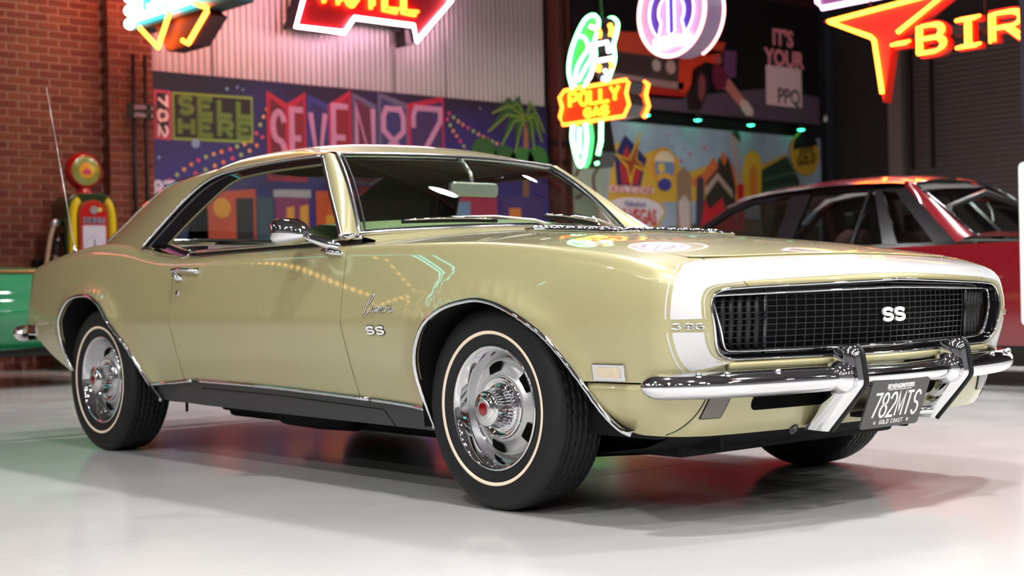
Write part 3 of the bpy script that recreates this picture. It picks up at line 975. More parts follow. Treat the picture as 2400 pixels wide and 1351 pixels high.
# ---- wheels
def make_wheel(name, cx, sd):
    c = Vector((cx, sd * .757, .3226)); ax = Vector((0, sd, 0))
    e1 = Vector((1, 0, 0)); e2 = Vector((0, 0, 1))
    prof = [(.190, -.080), (.205, -.090), (.240, -.101), (.275, -.103), (.300, -.098), (.313, -.088), (.3195, -.079)]
    tread = [(.3235 - .0025 * (h / .074)**2, h) for h in np.linspace(-.074, .074, 37)]
    prof = prof + tread + [(r, -h) for r, h in prof[::-1]]
    NT = 300
    rows = []
    for j in range(NT):
        a = 2 * PI * j / NT
        zig = .0030 * (abs(((j / 6.0) % 1.0) * 4 - 2) - 1)
        row = []
        for (r, h) in prof:
            rr_ = r
            if abs(h) < .0735 and r > .319:
                g = (h + zig) / .0245
                if abs(g - round(g)) < .13: rr_ -= .007
                elif abs(h) > .066 and (j % 3 == 0): rr_ -= .003
            elif .310 < r < .3205 and (j % 3 == 0): rr_ -= .0018
            z_ = rr_ * math.sin(a)
            z_ = max(z_, -.3222)
            row.append(c + ax * h + e1 * (rr_ * math.cos(a)) + e2 * z_)
        rows.append(row)
    tyre = MB().grid(rows, close_u=True).build('tyre', RUBBER, CAR, True, sharp=50)
    MB().lathe([(.2325, .0985), (.2335, .1012), (.2432, .1016), (.2445, .0990)], c, ax, 96).build('tyre_stripe', CREAM, tyre, True)
    MB().lathe([(.2225, .0935), (.2235, .0960), (.2250, .0962), (.2262, .0945)], c, ax, 96).build('tyre_rib', RUBBER, tyre, True)
    MB().lathe([(.1905, .060), (.1965, .0800), (.1985, .0880), (.1965, .0925), (.1915, .0930), (.1865, .0870), (.1800, .0780), (.1690, .0500), (.1610, .0300), (.1560, .0240), (.150, .022)], c, ax, 96).build('trim_ring', CHROME, tyre, True)
    MB().lathe([(.158, .018), (.1540, .0300), (.1490, .0345), (.1440, .0300), (.1380, .0290), (.1150, .0440), (.1080, .0520), (.1020, .0560), (.0960, .0540), (.0920, .0500), (.0820, .0500), (.05, .050)], c, ax, 96).build('wheel_disc', SILVERP, tyre, True)
    # slots
    for k in range(5):
        a0 = math.radians(90 + 72 * k + 20)
        mb = MB(); V = []; n = 9
        for i in range(n):
            t = -1 + 2 * i / (n - 1); a = a0 + t * .235
            ins = .0035 * (abs(t)**4)
            for r, h in ((.1150 + ins, .0452), (.1480 - ins, .0350)):
                V.append(c + ax * h + e1 * (r * math.cos(a)) + e2 * (r * math.sin(a)))
        F = [(2 * i, 2 * i + 1, 2 * i + 3, 2 * i + 2) for i in range(n - 1)]
        mb.add(V, F).build('wheel_slot', BLACKM, tyre, True)
    # chrome hub: wide skirt, ribbed barrel, nose
    MB().lathe([(.1000, .0560), (.0985, .0620), (.0930, .0640), (.0860, .0600), (.0800, .0560), (.0740, .0565), (.0700, .0600)], c, ax, 72).build('hub_skirt', CHROME, tyre, True)
    mb = MB(); rows = []
    NR = 216
    for j in range(NR):
        a = 2 * PI * j / NR
        q = 1 if (j % 6) < 3 else 0
        row = []
        for (r, h, f) in ((.0700, .0600, 0), (.0665, .0640, 1), (.0615, .0900, 1), (.0570, .1120, 1), (.0555, .1150, 0)):
            rr_ = r - (0 if q or not f else .0060)
            row.append(c + ax * h + e1 * (rr_ * math.cos(a)) + e2 * (rr_ * math.sin(a)))
        rows.append(row)
    mb.grid(rows, close_u=True).build('hub_ribs', CHROME, tyre, True, sharp=35)
    MB().lathe([(.0565, .1140), (.0560, .1190), (.0525, .1225), (.0450, .1250), (.0420, .1250), (.0405, .1275), (.0360, .1300), (.030, .1312)], c, ax, 64).build('hub_cap', CHROME, tyre, True)
    MB().lathe([(.0315, .1305), (.0300, .1325), (.0210, .1335), (.0200, .1330)], c, ax, 48).build('cap_ring', SATIN, tyre, True)
    MB().lathe([(.0200, .1330), (.0120, .1350), (.0, .1356)], c, ax, 32).build('cap_centre', CAPRED, tyre, True)
    return tyre
for cx in (0.0, -2.746):
    for sd in (-1, 1): make_wheel('wheel', cx, sd)

# ---- underbody
mb = MB()
mb.box((-3.25, -.74, .25), (.60, .74, .34))
mb.box((.02, -.55, .175), (.52, .55, .30)); mb.box((-.20, -.45, .16), (.10, .45, .30))
mb.box((-2.2, -.55, .19), (-.4, -.35, .27)); mb.box((-2.2, .35, .19), (-.4, .55, .27))
mb.build('floor_pan', UNDER, CAR, False, bevel=.015)
for sd in (-1, 1):
    MB().tube([(.40, sd * .40, .20), (0, sd * .42, .16), (-.6, sd * .30, .15), (-1.5, sd * .33, .16), (-2.3, sd * .42, .18)], .03, 8).build('exhaust_pipe', UNDER, CAR, True)
MB().lathe([(0, -.26), (.085, -.24), (.09, 0), (.085, .24), (0, .26)], (-1.55, -.45, .225), (1, 0, 0), 20).build('muffler', UNDER, CAR, True)
mb = MB()
Pn = [[Vector((x, y, z)) for y in np.linspace(-.66, .62, 21)] for x, z in ((.70, .275), (.66, .235), (.55, .195), (.35, .165), (.10, .17))]
mb.grid([[p + Vector((-.10 * abs(p.y / .78)**2, 0, .03 * abs(p.y / .78)**3)) for p in r] for r in Pn]).build('engine_splash_shield', UNDER, CAR, True)
MB().tube([(-2.08, -.78, .25), (-2.08, -.78, .205)], .006, 6).build('drain_pipe', UNDER, CAR, True)
# engine bay liner
MB().box((-.60, -.655, .30), (.66, .655, .70)).build('engine_bay', UNDER, CAR, False)
MB().box((-3.40, -.66, .30), (-2.95, .66, .84)).build('trunk_floor', UNDER, CAR, False)
# ------------------------------------------------------------------ stroke lettering
def arcp(cx, cy, rx, ry, a0, a1, n=10):
    return [(cx + rx * math.cos(math.radians(a0 + (a1 - a0) * i / n)), cy + ry * math.sin(math.radians(a0 + (a1 - a0) * i / n))) for i in range(n + 1)]
GLYPH = {
 'A': [[(0, 0), (.5, 1), (1, 0)], [(.2, .36), (.8, .36)]],
 'B': [[(0, 0), (0, 1), (.55, 1)] + arcp(.6, .76, .32, .24, 90, -90, 8) + [(.55, .52), (0, .52)], [(.55, .52)] + arcp(.62, .26, .36, .26, 90, -90, 8) + [(0, 0)]],
 'C': [arcp(.5, .5, .5, .5, 50, 310, 16)],
 'D': [[(0, 0), (0, 1), (.4, 1)] + arcp(.4, .5, .6, .5, 90, -90, 12) + [(0, 0)]],
 'E': [[(1, 1), (0, 1), (0, 0), (1, 0)], [(0, .52), (.8, .52)]],
 'F': [[(1, 1), (0, 1), (0, 0)], [(0, .52), (.8, .52)]],
 'G': [arcp(.5, .5, .5, .5, 50, 300, 14) + [(1, .28), (1, .45), (.55, .45)]],
 'H': [[(0, 0), (0, 1)], [(1, 0), (1, 1)], [(0, .5), (1, .5)]],
 'I': [[(.5, 0), (.5, 1)]],
 'L': [[(0, 1), (0, 0), (1, 0)]],
 'M': [[(0, 0), (0, 1), (.5, .25), (1, 1), (1, 0)]],
 'N': [[(0, 0), (0, 1), (1, 0), (1, 1)]],
 'O': [arcp(.5, .5, .5, .5, 90, 450, 22)],
 'P': [[(0, 0), (0, 1), (.55, 1)] + arcp(.6, .74, .38, .26, 90, -90, 8) + [(0, .48)]],
 'R': [[(0, 0), (0, 1), (.55, 1)] + arcp(.6, .74, .38, .26, 90, -90, 8) + [(0, .48)], [(.5, .48), (1, 0)]],
 'S': [[(.95, .82)] + arcp(.5, .75, .44, .25, 20, 270, 12)[1:] + arcp(.5, .25, .46, .25, 90, -160, 12)[1:]],
 'T': [[(0, 1), (1, 1)], [(.5, 1), (.5, 0)]],
 'U': [[(0, 1), (0, .4)] + arcp(.5, .4, .5, .4, 180, 360, 10) + [(1, 1)]],
 'V': [[(0, 1), (.5, 0), (1, 1)]],
 'X': [[(0, 1), (1, 0)], [(0, 0), (1, 1)]],
 'Y': [[(0, 1), (.5, .45), (1, 1)], [(.5, .45), (.5, 0)]],
 'W': [[(0, 1), (.25, 0), (.5, .75), (.75, 0), (1, 1)]],
 '2': [arcp(.5, .70, .46, .30, 170, -30, 10) + [(0, 0), (1, 0)]],
 '3': [arcp(.46, .76, .46, .24, 160, -80, 9) + arcp(.46, .26, .50, .27, 80, -160, 10)],
 '6': [arcp(.5, .62, .48, .38, 40, 180, 8) + [(.02, .3)] + arcp(.5, .30, .48, .30, 180, 540, 14)],
 '7': [[(0, 1), (1, 1), (.35, 0)]],
 '8': [arcp(.5, .76, .42, .24, -90, 270, 14), arcp(.5, .26, .5, .26, 90, 450, 14)],
 '9': [arcp(.5, .70, .48, .30, 0, 360, 14) + [(.98, .35)] + arcp(.5, .38, .48, .38, 0, -140, 8)],
 '-': [[(.1, .5), (.9, .5)]], "'": [[(.5, 1), (.5, .75)]], ' ': [],
}
GLYPH['b8'] = [[(.15, 1), (.85, 1), (1, .88), (1, .66), (0, .34), (0, .12), (.15, 0), (.85, 0), (1, .12), (1, .34), (0, .66), (0, .88), (.15, 1)]]
GLYPH['b2'] = [[(0, .70), (0, .88), (.10, 1), (1, 1), (1, .82), (.1, .15), (.1, 0), (1, 0)]]
def text_strokes(txt, w, h, gap, slant=0.0, narrow='I'):
    """list of 2D polylines; returns strokes and total width"""
    out, x = [], 0.0
    for ch in txt:
        cw = w * (.25 if ch in narrow else 1)
        for st in GLYPH.get(ch, []):
            out.append([(x + (p[0] if ch not in narrow else p[0] - .25 + .0) * w * (1 if ch not in narrow else .5) + slant * p[1] * h, p[1] * h) for p in st])
        x += (w * .6 if ch == ' ' else cw) + gap
    return out, x - gap

def ribbon(mb, poly, width, fr, d0, d1, m=0):
    """flat stroke of given width, as a strip of prisms in a frame"""
    o, ux, uy, n = fr
    k = len(poly)
    if k < 2: return
    closed = (abs(poly[0][0] - poly[-1][0]) + abs(poly[0][1] - poly[-1][1])) < 1e-6 and k > 3
    P = [np.array(p, float) for p in poly]
    L, R = [], []
    for i in range(k):
        if closed:
            a = P[i] - P[i - 1 if i > 0 else k - 2]; b = P[(i + 1) if i < k - 1 else 1] - P[i]
        else:
            a = P[i] - P[i - 1] if i > 0 else P[1] - P[0]; b = P[i + 1] - P[i] if i < k - 1 else a
        a = a / max(np.linalg.norm(a), 1e-9); b = b / max(np.linalg.norm(b), 1e-9)
        t = a + b; t = t / max(np.linalg.norm(t), 1e-9)
        nn = np.array([-t[1], t[0]]); c = max(.45, float(np.dot(nn, np.array([-a[1], a[0]]))))
        ext = np.zeros(2)
        L.append(P[i] + nn * width / 2 / c + ext); R.append(P[i] - nn * width / 2 / c + ext)
    V, F = [], []
    for i in range(k):
        for q, d in ((L[i], d1), (R[i], d1), (R[i], d0), (L[i], d0)):
            V.append(o + ux * float(q[0]) + uy * float(q[1]) + n * d)
    for i in range(k - 1):
        a, b = 4 * i, 4 * i + 4
        for j in range(4): F.append((a + j, b + j, b + (j + 1) % 4, a + (j + 1) % 4))
    if not closed:
        F.append((3, 2, 1, 0)); e = 4 * (k - 1); F.append((e, e + 1, e + 2, e + 3))
    mb.add(V, F, m)

def letters(name, txt, w, h, gap, width, fr, d0, d1, mat, parent, slant=0.0, centre=True):
    """flat lettering; large letters become one object each"""
    st, tw = text_strokes(txt, w, h, gap, slant)
    dx = -tw / 2 if centre else 0
    big = h > .03
    mb, last, i = MB(), None, 0
    for ch in txt:
        for _ in GLYPH.get(ch, []):
            ribbon(mb, [(p[0] + dx, p[1]) for p in st[i]], width, fr, d0, d1); i += 1
        if big and mb.f: last = mb.build(name, mat, parent, False); mb = MB()
    return mb.build(name, mat, parent, False) if mb.f else last

def neon(name, strokes, r, fr, d, mat, parent, n=6, txt=None):
    """glass tubes along 2D strokes; one object per stroke, or per letter when txt is given"""
    o, ux, uy, nn = fr
    counts = [len(GLYPH.get(c, [])) for c in txt] if txt else [1] * len(strokes)
    i, last = 0, None
    for k in counts:
        mb = MB()
        for s in strokes[i:i + k]:
            c = len(s) > 3 and abs(s[0][0] - s[-1][0]) + abs(s[0][1] - s[-1][1]) < 1e-6
            mb.tube([o + ux * float(p[0]) + uy * float(p[1]) + nn * d for p in (s[:-1] if c else s)], r, n, closed=c)
        i += k
        if mb.f: last = mb.build(name, mat, parent, True)
    return last

def font_mesh(name, txt, size, fr, depth, mat, parent, shear=0.0, sx=1.0, bold=0.0, align='CENTER'):
    cu = bpy.data.curves.new(name, 'FONT'); cu.body = txt; cu.size = size; cu.extrude = depth; cu.align_x = align; cu.align_y = 'CENTER'
    cu.shear = shear; cu.offset = bold; cu.resolution_u = 3
    tmp = bpy.data.objects.new(name + '_tmp', cu); COL.objects.link(tmp)
    dg = bpy.context.evaluated_depsgraph_get()
    me = bpy.data.meshes.new_from_object(tmp.evaluated_get(dg))
    bpy.data.objects.remove(tmp)
    o_, ux, uy, n = fr
    M = Matrix(((ux.x * sx, uy.x, n.x, o_.x), (ux.y * sx, uy.y, n.y, o_.y), (ux.z * sx, uy.z, n.z, o_.z), (0, 0, 0, 1)))
    me.transform(M)
    me.materials.clear(); me.materials.append(mat)
    me.name = name
    ob = bpy.data.objects.new(name, me)
    return link(ob, parent)

# ------------------------------------------------------------------ Camaro: bumper, badges, fittings
FB = smooth_poly([(.694, .884), (.714, .884), (.738, .872), (.768, .845), (.803, .796), (.838, .72), (.876, .58), (.905, .42), (.925, .25), (.935, .10), (.938, 0)], 7)
path = [Vector((p[0], -p[1], .4165)) for p in FB] + [Vector((p[0], p[1], .4165)) for p in FB[::-1][1:]]
k = len(path)
def bh(i):
    t = min(i, k - 1 - i) / 14.0
    e = math.sqrt(max(0.0, 1 - (1 - min(1, t))**2))
    y = abs(path[i].y)
    return max(.05, e) * (1.0 - .20 * (1 - min(1, y / .40)))
PROF = [(-.030, .034), (-.012, .0385), (.006, .037), (.022, .028), (.032, .014), (.036, .001), (.033, -.010), (.024, -.024), (.008, -.035), (-.012, -.0385), (-.030, -.036)]
rows = []
for i, p in enumerate(path):
    d = path[min(i + 1, k - 1)] - path[max(i - 1, 0)]
    n = Vector((d.y, -d.x, 0)).normalized()
    if i == 0: n = Vector((.1, -1, 0)).normalized()
    if i == k - 1: n = Vector((.1, 1, 0)).normalized()
    h = bh(i)
    rows.append([p + n * (a * (.35 + .65 * h)) + Vector((0, 0, b * h)) for a, b in PROF])
BUMP = MB().grid(rows).build('front_bumper', CHROME, CAR, True)
for y in (-.80, -.72, -.55, .55, .72, .80):
    i = min(range(k), key=lambda j: abs(path[j].y - y))
    d = path[i + 1] - path[i - 1]; n = Vector((d.y, -d.x, 0)).normalized()
    MB().lathe([(.0, .010), (.006, .009), (.0095, .005), (.0105, 0)], path[i] + n * .017 + Vector((0, 0, .030)), n * .5 + Vector((0, 0, .87)), 14).build('bumper_bolt', CHROME, BUMP, True)
# guards
GF = [(.938, .512), (.958, .511), (.972, .500), (.980, .480), (.986, .440), (.990, .405), (.978, .384), (.940, .340), (.902, .298), (.864, .256)]
GB_ = [(.905, .500), (.905, .480), (.908, .455), (.912, .430), (.905, .405), (.888, .380), (.868, .350), (.842, .312), (.815, .280), (.792, .262)]
for sd in (-1, 1):
    rows = []
    for (fx, fz), (bx, bz) in zip(smooth_poly(GF, 3), smooth_poly(GB_, 3)):
        # section: rounded wedge, wide at the back, narrow in front
        w0, w1 = .034, .020
        pr = [(bx, bz, -w0), ((bx * .55 + fx * .45), (bz * .55 + fz * .45), -w0 * .98), (bx * .2 + fx * .8, bz * .2 + fz * .8, -w1 * 1.25), (fx, fz, -w1 * .7), (fx, fz, w1 * .7), (bx * .2 + fx * .8, bz * .2 + fz * .8, w1 * 1.25), ((bx * .55 + fx * .45), (bz * .55 + fz * .45), w0 * .98), (bx, bz, w0)]
        rows.append([Vector((a, sd * .278 + c, b)) for a, b, c in pr])
    mb = MB().grid(rows)
    for r, rev in ((rows[0], False), (rows[-1], True)):
        mb.add(r, [tuple(range(len(r)))])
    g = mb.build('bumper_guard', CHROME, CAR, True, sharp=60)
    P = [Vector((fx + .003, sd * .278, fz)) for fx, fz in smooth_poly(GF[1:], 4)]
    MB().tube(P, .0082, 8).build('guard_rubber', BLACK, g, True)
    MB().lathe([(0, .006), (.010, .005), (.012, 0)], Vector((.945, sd * .278 - .027, .452)), (0, -1, .1), 16).build('guard_bolt', BLACKG, g, True)
    MB().tube([Vector((.900, sd * .278 - .05 * 1, .415)), Vector((.922, sd * .278 - .03, .418)), Vector((.94, sd * .278, .42))], [.045, .050, .050], 12).build('guard_collar', CHROME, g, True)
# number plate
ptl, ptr, pbl, pbr = Vector((.958, -.197, .399)), Vector((.958, .103, .399)), Vector((.905, -.197, .256)), Vector((.905, .103, .256))
fr = frame((ptl + ptr + pbl + pbr) / 4, ptr - ptl, ptl - pbl)
hw, hh = .150, (ptl - pbl).length / 2
def rrect(hw, hh, r, n=4):
    o = []
    for cx, cy, a in ((hw - r, -hh + r, -90), (hw - r, hh - r, 0), (-hw + r, hh - r, 90), (-hw + r, -hh + r, 180)):
        for i in range(n + 1):
            t = math.radians(a + 90 / n * i); o.append((cx + r * math.cos(t), cy + r * math.sin(t)))
    return o
PL = MB().prism(rrect(hw, hh, .012), fr, -.003, .003).build('number_plate', PLATE, CAR, False)
o, ux, uy, n = fr
def sub(dx, dy): return (o + ux * dx + uy * dy, ux, uy, n)
letters('plate_number', '782MTS', .031, .076, .0105, .0078, sub(.003, -.040), .003, .0042, PWHITE, PL)
letters('plate_place', 'GOLD COAST', .0085, .0125, .0042, .0021, sub(0, -.064), .003, .0040, PWHITE, PL)
letters('plate_maker', 'SEVEN82MOTORS', .0085, .0115, .0022, .0034, sub(.0, .053), .003, .0040, PWHITE, PL)
letters('plate_motto', 'CLASSIC MUSCLE AND COLLECTOR CARS', .0028, .0034, .0011, .0009, sub(0, .046), .003, .0038, PWHITE, PL)
for dx in (-.085, .085):
    MB().lathe([(.0058, .003), (.0055, .0055), (0, .006)], o + ux * dx + uy * (-.0585), n, 12).build('plate_screw', SATIN, PL, True)
    MB().lathe([(.003, .0031), (.0, .0034)], o + ux * dx * 1.03 + uy * .058, n, 8).build('plate_hole', BLACK, PL, True)
MB().box((.82, -.12, .285), (.90, .03, .30)).build('plate_bracket', UNDER, CAR, False)
MB().tube([(.78, .10, .30), (.86, .16, .285), (.90, .20, .29)], .012, 8).build('tow_hook', CHROME, CAR, True)
for sd in (-1, 1):
    MB().lathe([(.0, .0), (.016, 0), (.018, .012), (.014, .015), (.014, .004), (0, .004)], (.772, sd * .345, .268), (.6, 0, -.4), 16).build('valance_grommet', BLACKG, CAR, True)

# SS grille emblem
fr = frame((.899, -.002, .578), (0, 1, 0), (0, 0, 1))
st, tw = text_strokes('SS', .050, .034, .012)
mb1, mb2 = MB(), MB()
for s in st:
    s = [(p[0] - tw / 2, p[1]) for p in s]
    ribbon(mb1, s, .0205, fr, -.004, .002); ribbon(mb2, s, .0110, fr, .002, .007)
em = mb1.build('grille_emblem', BLACKG, CAR, False); mb2.build('emblem_face', PWHITE, em, False)

# side badges
def body_frame(s, v, sd=-1, off=.0):
    p, n = on_body(s, v, off, sd); px, _ = on_body(s + .02, v, off, sd)
    ux = (px - p).normalized() * (1 if sd < 0 else -1); uy = n.cross(ux)
    if uy.z < 0: uy = -uy
    return (p, ux, uy, n)
def drape_tube(pts, r, mat, name, parent, sd=-1, off=.003):
    mb = MB()
    for st_ in pts:
        mb.tube(body_pts([(x, vz(x, z)) for x, z in st_], off, sd), r, 6)
    return mb.build(name, mat, parent, True)
# script badge: tall looped capital followed by five small slanted letters
def script(x0, z0):
    S_ = lambda P: [(x0 + a * 1.36, z0 + b * 1.05) for a, b in smooth_poly(P, 5)]
    C_ = S_([(.022, .030), (.034, .048), (.040, .058), (.037, .063), (.030, .058), (.018, .035), (.006, .008), (.001, -.004), (.004, -.008), (.010, -.004), (.022, .006), (.03, .008)])
    out = [C_]
    x = .030
    for ch in 'amaro':
        if ch in 'ao':
            out.append(S_([(x + .013, .020), (x + .006, .021), (x + .001, .012), (x + .003, .006), (x + .009, .007), (x + .014, .020), (x + .013, .009), (x + .018, .008)])); x += .0185
        elif ch == 'm':
            out.append(S_([(x, .007), (x + .006, .021), (x + .008, .020), (x + .006, .008), (x + .012, .021), (x + .014, .020), (x + .012, .008), (x + .018, .021), (x + .020, .019), (x + .019, .008), (x + .024, .008)])); x += .0245
        else:
            out.append(S_([(x, .007), (x + .006, .021), (x + .013, .022), (x + .012, .019)])); x += .0145
    return out
for sd in (-1, 1):
    P = script(-.588, .622) if sd < 0 else [[(-1.03 - x, z) for x, z in s_] for s_ in script(-.588, .622)]
    drape_tube(P, .0029, CHROME, 'script_badge', CAR, sd)
    fr = body_frame(-.525, vz(-.525, .554), sd)
    st, tw = text_strokes('SS', .040, .0240, .014)
    mb1, mb2 = MB(), MB()
    for s in st:
        s = [(p[0] - tw / 2, p[1]) for p in s]
        ribbon(mb1, s, .0125, fr, .000, .003); ribbon(mb2, s, .0066, fr, .003, .006)
    em = mb1.build('fender_emblem', BLACKG, CAR, False); mb2.build('emblem_face', PWHITE, em, False)
    # 396 on the stripe gap
    mb = MB()
    fl = vz(.70, .588)
    for ch, s0 in (('3', .752), ('9', .778), ('6', .802)) if sd < 0 else (('6', .752), ('9', .778), ('3', .802)):
        for stq in GLYPH[ch]:
            pts = body_pts([(s0 + (a if sd < 0 else 1 - a) * .0195, vz(.70, .5755 + b * .0145)) for a, b in stq], .003, sd)
            mb.tube(pts, .0024, 6)
    mb.build('displacement_badge', CHROME, CAR, True)
    # marker lamp
    sm = [on_body(x, vz(x, z), .0, sd) for x, z in ((.492, .428), (.612, .428), (.612, .478), (.492, .478))]
    fr = body_frame(.552, vz(.552, .453), sd)
    ml = MB().prism(rrect(.060, .0255, .004), fr, -.006, .009).build('side_marker_lamp', CHROME, CAR, False, bevel=.003)
    ln = MB().prism(rrect(.043, .0155, .003), fr, .009, .0115).build('marker_lens', LENSW, ml, False)
    mb = MB()
    for i in range(11):
        x = -.038 + i * .0076
        mb.prism([(x, -.0145), (x + .0035, -.0145), (x + .0035, .0145), (x, .0145)], fr, .0115, .0130)
    mb.build('lens_ribs', LENSW, ml, False)
    # door handle and lock
    hx = -1.945
    pts = [on_body(hx + a, vz(-1.85, .793) + b, c, sd)[0] for a, b, c in ((.0, .0, .014), (.02, .004, .022), (.08, .006, .028), (.14, .003, .026), (.185, -.002, .018))]
    dh = MB().tube(pts, [.012, .0125, .010, .0105, .007], 10, flat=.8).build('door_handle', CHROME, CAR, True)
    pts = [on_body(hx + .022 + a, vz(-1.85, .793) + b, c, sd)[0] for a, b, c in ((0, .012, .0), (0, -.012, .012), (.02, -.026, .010), (.045, -.030, .0))]
    MB().tube(pts, [.016, .017, .015, .008], 10).build('handle_base', CHROME, dh, True)
    p, n = on_body(hx + .185, vz(-1.76, .793), 0, sd)
    MB().lathe([(.013, 0), (.012, .012), (.007, .018), (0, .019)], p, n, 16).build('handle_foot', CHROME, dh, True)
    p, n = on_body(-1.905, vz(-1.9, .708), 0, sd)
    MB().lathe([(.0125, 0), (.0125, .004), (.009, .0065), (.006, .006), (0, .006)], p, n, 20).build('door_lock', CHROME, CAR, True)

# hood vent stacks
for sd in (-1, 1):
    ys5 = (.175, .19, .235, .28, .295)
    flat_ = body_pts([(x, vy(x, y)) for x in np.linspace(-.44, .0, 16) for y in ys5], .004, sd)
    rows = [flat_[5 * i:5 * i + 5] for i in range(16)]
    hv = MB().grid(rows).build('hood_vent', BLACKG, HOOD, True)
    for kx in range(8):
        x = -.42 + kx * .056
        pts = body_pts([(x, vy(x, y)) for y in (.185, .235, .285)], .010, sd)
        MB().tube(pts, [.006, .009, .006], 8).build('vent_stack', CHROME, hv, True)
    e = body_pts([(x, vy(x, y)) for x, y in [(-.44, .17), (-.22, .168), (0, .17), (.004, .235), (0, .30), (-.22, .302), (-.44, .30), (-.444, .235)]], .005, sd)
    MB().tube([Vector(q) for q in smooth_poly([list(p) for p in e], 4, True)], .004, 6, closed=True).build('vent_trim', CHROME, hv, True)

# wipers
def ws_pt(u, v, off): 
    a = WSF(u, v); b = WSF(u + .01, v) - WSF(u - .01, v); c = WSF(u, v + .01) - WSF(u, v - .01)
    n = b.cross(c).normalized()
    if n.x < 0: n = -n
    return a + n * off
for (u0, v0), (u1, v1), ub, name in (((-.80, .060), (-.30, .030), .03, 'wiper'), ((.04, .080), (.50, .035), .72, 'wiper')):
    um, vm = (u0 + u1) / 2, (v0 + v1) / 2 + .012
    wp = MB().tube([ws_pt(u0 + (u1 - u0) * t, v0 + (v1 - v0) * t, .014) for t in np.linspace(0, 1, 9)], .0055, 6, flat=1.3).build('wiper', BLACK, CAR, True)
    MB().tube([ws_pt(u0 + (u1 - u0) * t, v0 + (v1 - v0) * t, .021 + .006 * math.sin(PI * t)) for t in np.linspace(.03, .97, 9)], .0048, 6).build('blade_bridge', CHROME, wp, True)
    pv = ws_pt(ub, -.05, .02)
    MB().tube([ws_pt(um, vm, .028), ws_pt((um * .6 + ub * .4), vm * .55, .035), ws_pt((um * .2 + ub * .8), .0, .030), pv], [.0045, .006, .009, .013], 8, flat=.7).build('wiper_arm', SATIN, wp, True)
    MB().lathe([(.016, -.02), (.016, .004), (.010, .010), (0, .011)], pv, (.3, 0, 1), 16).build('wiper_pivot', CHROME, wp, True)

# door mirror (right side)
mc = Vector((-.945, -.962, .918))
def rsec(x, hy, hz, dz=0, dy=0, n=16, p=3.4):
    return [Vector((x, mc.y + dy + hy * math.copysign(abs(math.cos(t))**(2 / p), math.cos(t)), mc.z + dz + hz * math.copysign(abs(math.sin(t))**(2 / p), math.sin(t)))) for t in [2 * PI * i / n for i in range(n)]]
secs = [rsec(-1.000, .066, .046), rsec(-.992, .0685, .0485), rsec(-.975, .069, .049), rsec(-.93, .050, .036, -.004, .006), rsec(-.895, .026, .020, -.010, .012), rsec(-.885, .014, .011, -.012, .014)]
rows = [[s_[i % 16] for i in range(17)] for s_ in secs]
mb = MB().grid(rows); mb.add(secs[-1], [tuple(range(16))])
MIR = mb.build('door_mirror', CHROME, CAR, True, sharp=35)
MB().add(secs[0], [tuple(range(16))]).build('mirror_glass', SATIN, MIR, False)
MB().tube([Vector((-.905, -.948, .905)), Vector((-.875, -.93, .888)), Vector((-.82, -.895, .868)), Vector((-.775, -.882, .856))], [.013, .014, .020, .012], 10).build('mirror_stem', CHROME, MIR, True)
MB().tube([on_body(-.86, V1 + .03, .004, -1)[0], on_body(-.80, V1 + .022, .012, -1)[0], on_body(-.745, V1 + .012, .003, -1)[0]], [.018, .022, .008], 12, flat=.7).build('mirror_foot', CHROME, MIR, True)

# antenna on the right rear quarter
p, n = on_body(-3.235, vy(-3.235, .735), 0, -1)
AN = MB().lathe([(.018, -.004), (.018, .003), (.012, .012), (.007, .020), (.006, .045)], p, n, 16).build('antenna', CHROME, CAR, True)
tip = p + Vector((-.275, -.01, .835))
MB().tube([p + n * .03, p * .6 + tip * .4, tip], [.0030, .0024, .0016], 6).build('antenna_mast', SATIN, AN, True)
MB().lathe([(0, -.005), (.004, 0), (0, .005)], tip, (0, 0, 1), 8).build('antenna_tip', SATIN, AN, True)

# ---- cabin
mb = MB().box((-2.55, -.76, .30), (-.62, .76, .36))
for sd in (-1, 1):
    mb.box((-2.0, sd * .785 - .02, .30), (-.72, sd * .785 + .02, .872)); mb.box((-2.5, sd * .745 - .025, .30), (-1.98, sd * .745 + .025, .905))
mb.box((-.66, -.74, .30), (-.62, .74, .80)); mb.box((-2.60, -.72, .30), (-2.55, .72, .80))
mb.build('cabin_tub', VINYL, CAR, False)
rows = []
for x, z in ((-.70, .912), (-.78, .938), (-.88, .958), (-.98, .966), (-1.05, .955), (-1.07, .90), (-1.04, .72)):
    rows.append([Vector((x - .02 - .23 * (y / .712)**2, y, z + .016 - .026 * (y / .712)**2)) for y in np.linspace(-.675, .675, 21)])
MB().grid(rows).build('dashboard', DASHG, CAR, True)
def seat(cy, cx, wy, hb, name, depth=.52):
    b = []
    for t in np.linspace(0, 1, 9):
        x = cx - .20 * t - .03; z = .46 + (hb - .46) * t
        th = .075 * (1 - .35 * t); ww = wy * (1 - .10 * t * t) * math.sqrt(max(.12, 1 - max(0, (t - .86) / .14)**2))
        b.append([Vector((x + th * math.cos(a), cy + ww * math.copysign(abs(math.sin(a))**.5, math.sin(a)), z)) for a in np.linspace(0, 2 * PI, 25)])
    mb = MB().grid(b); mb.add(b[-1][:-1], [tuple(range(24))])
    st_ = mb.build(name, VINYL, CAR, True)
    MB().box((cx - .05, cy - wy, .36), (cx + depth, cy + wy, .50)).build('seat_cushion', VINYL, st_, False, bevel=.05)
    return st_
for sd in (-1, 1): seat(sd * .36, -1.62, .26, .86, 'front_seat')
seat(0, -2.33, .62, .895, 'rear_seat', .42)
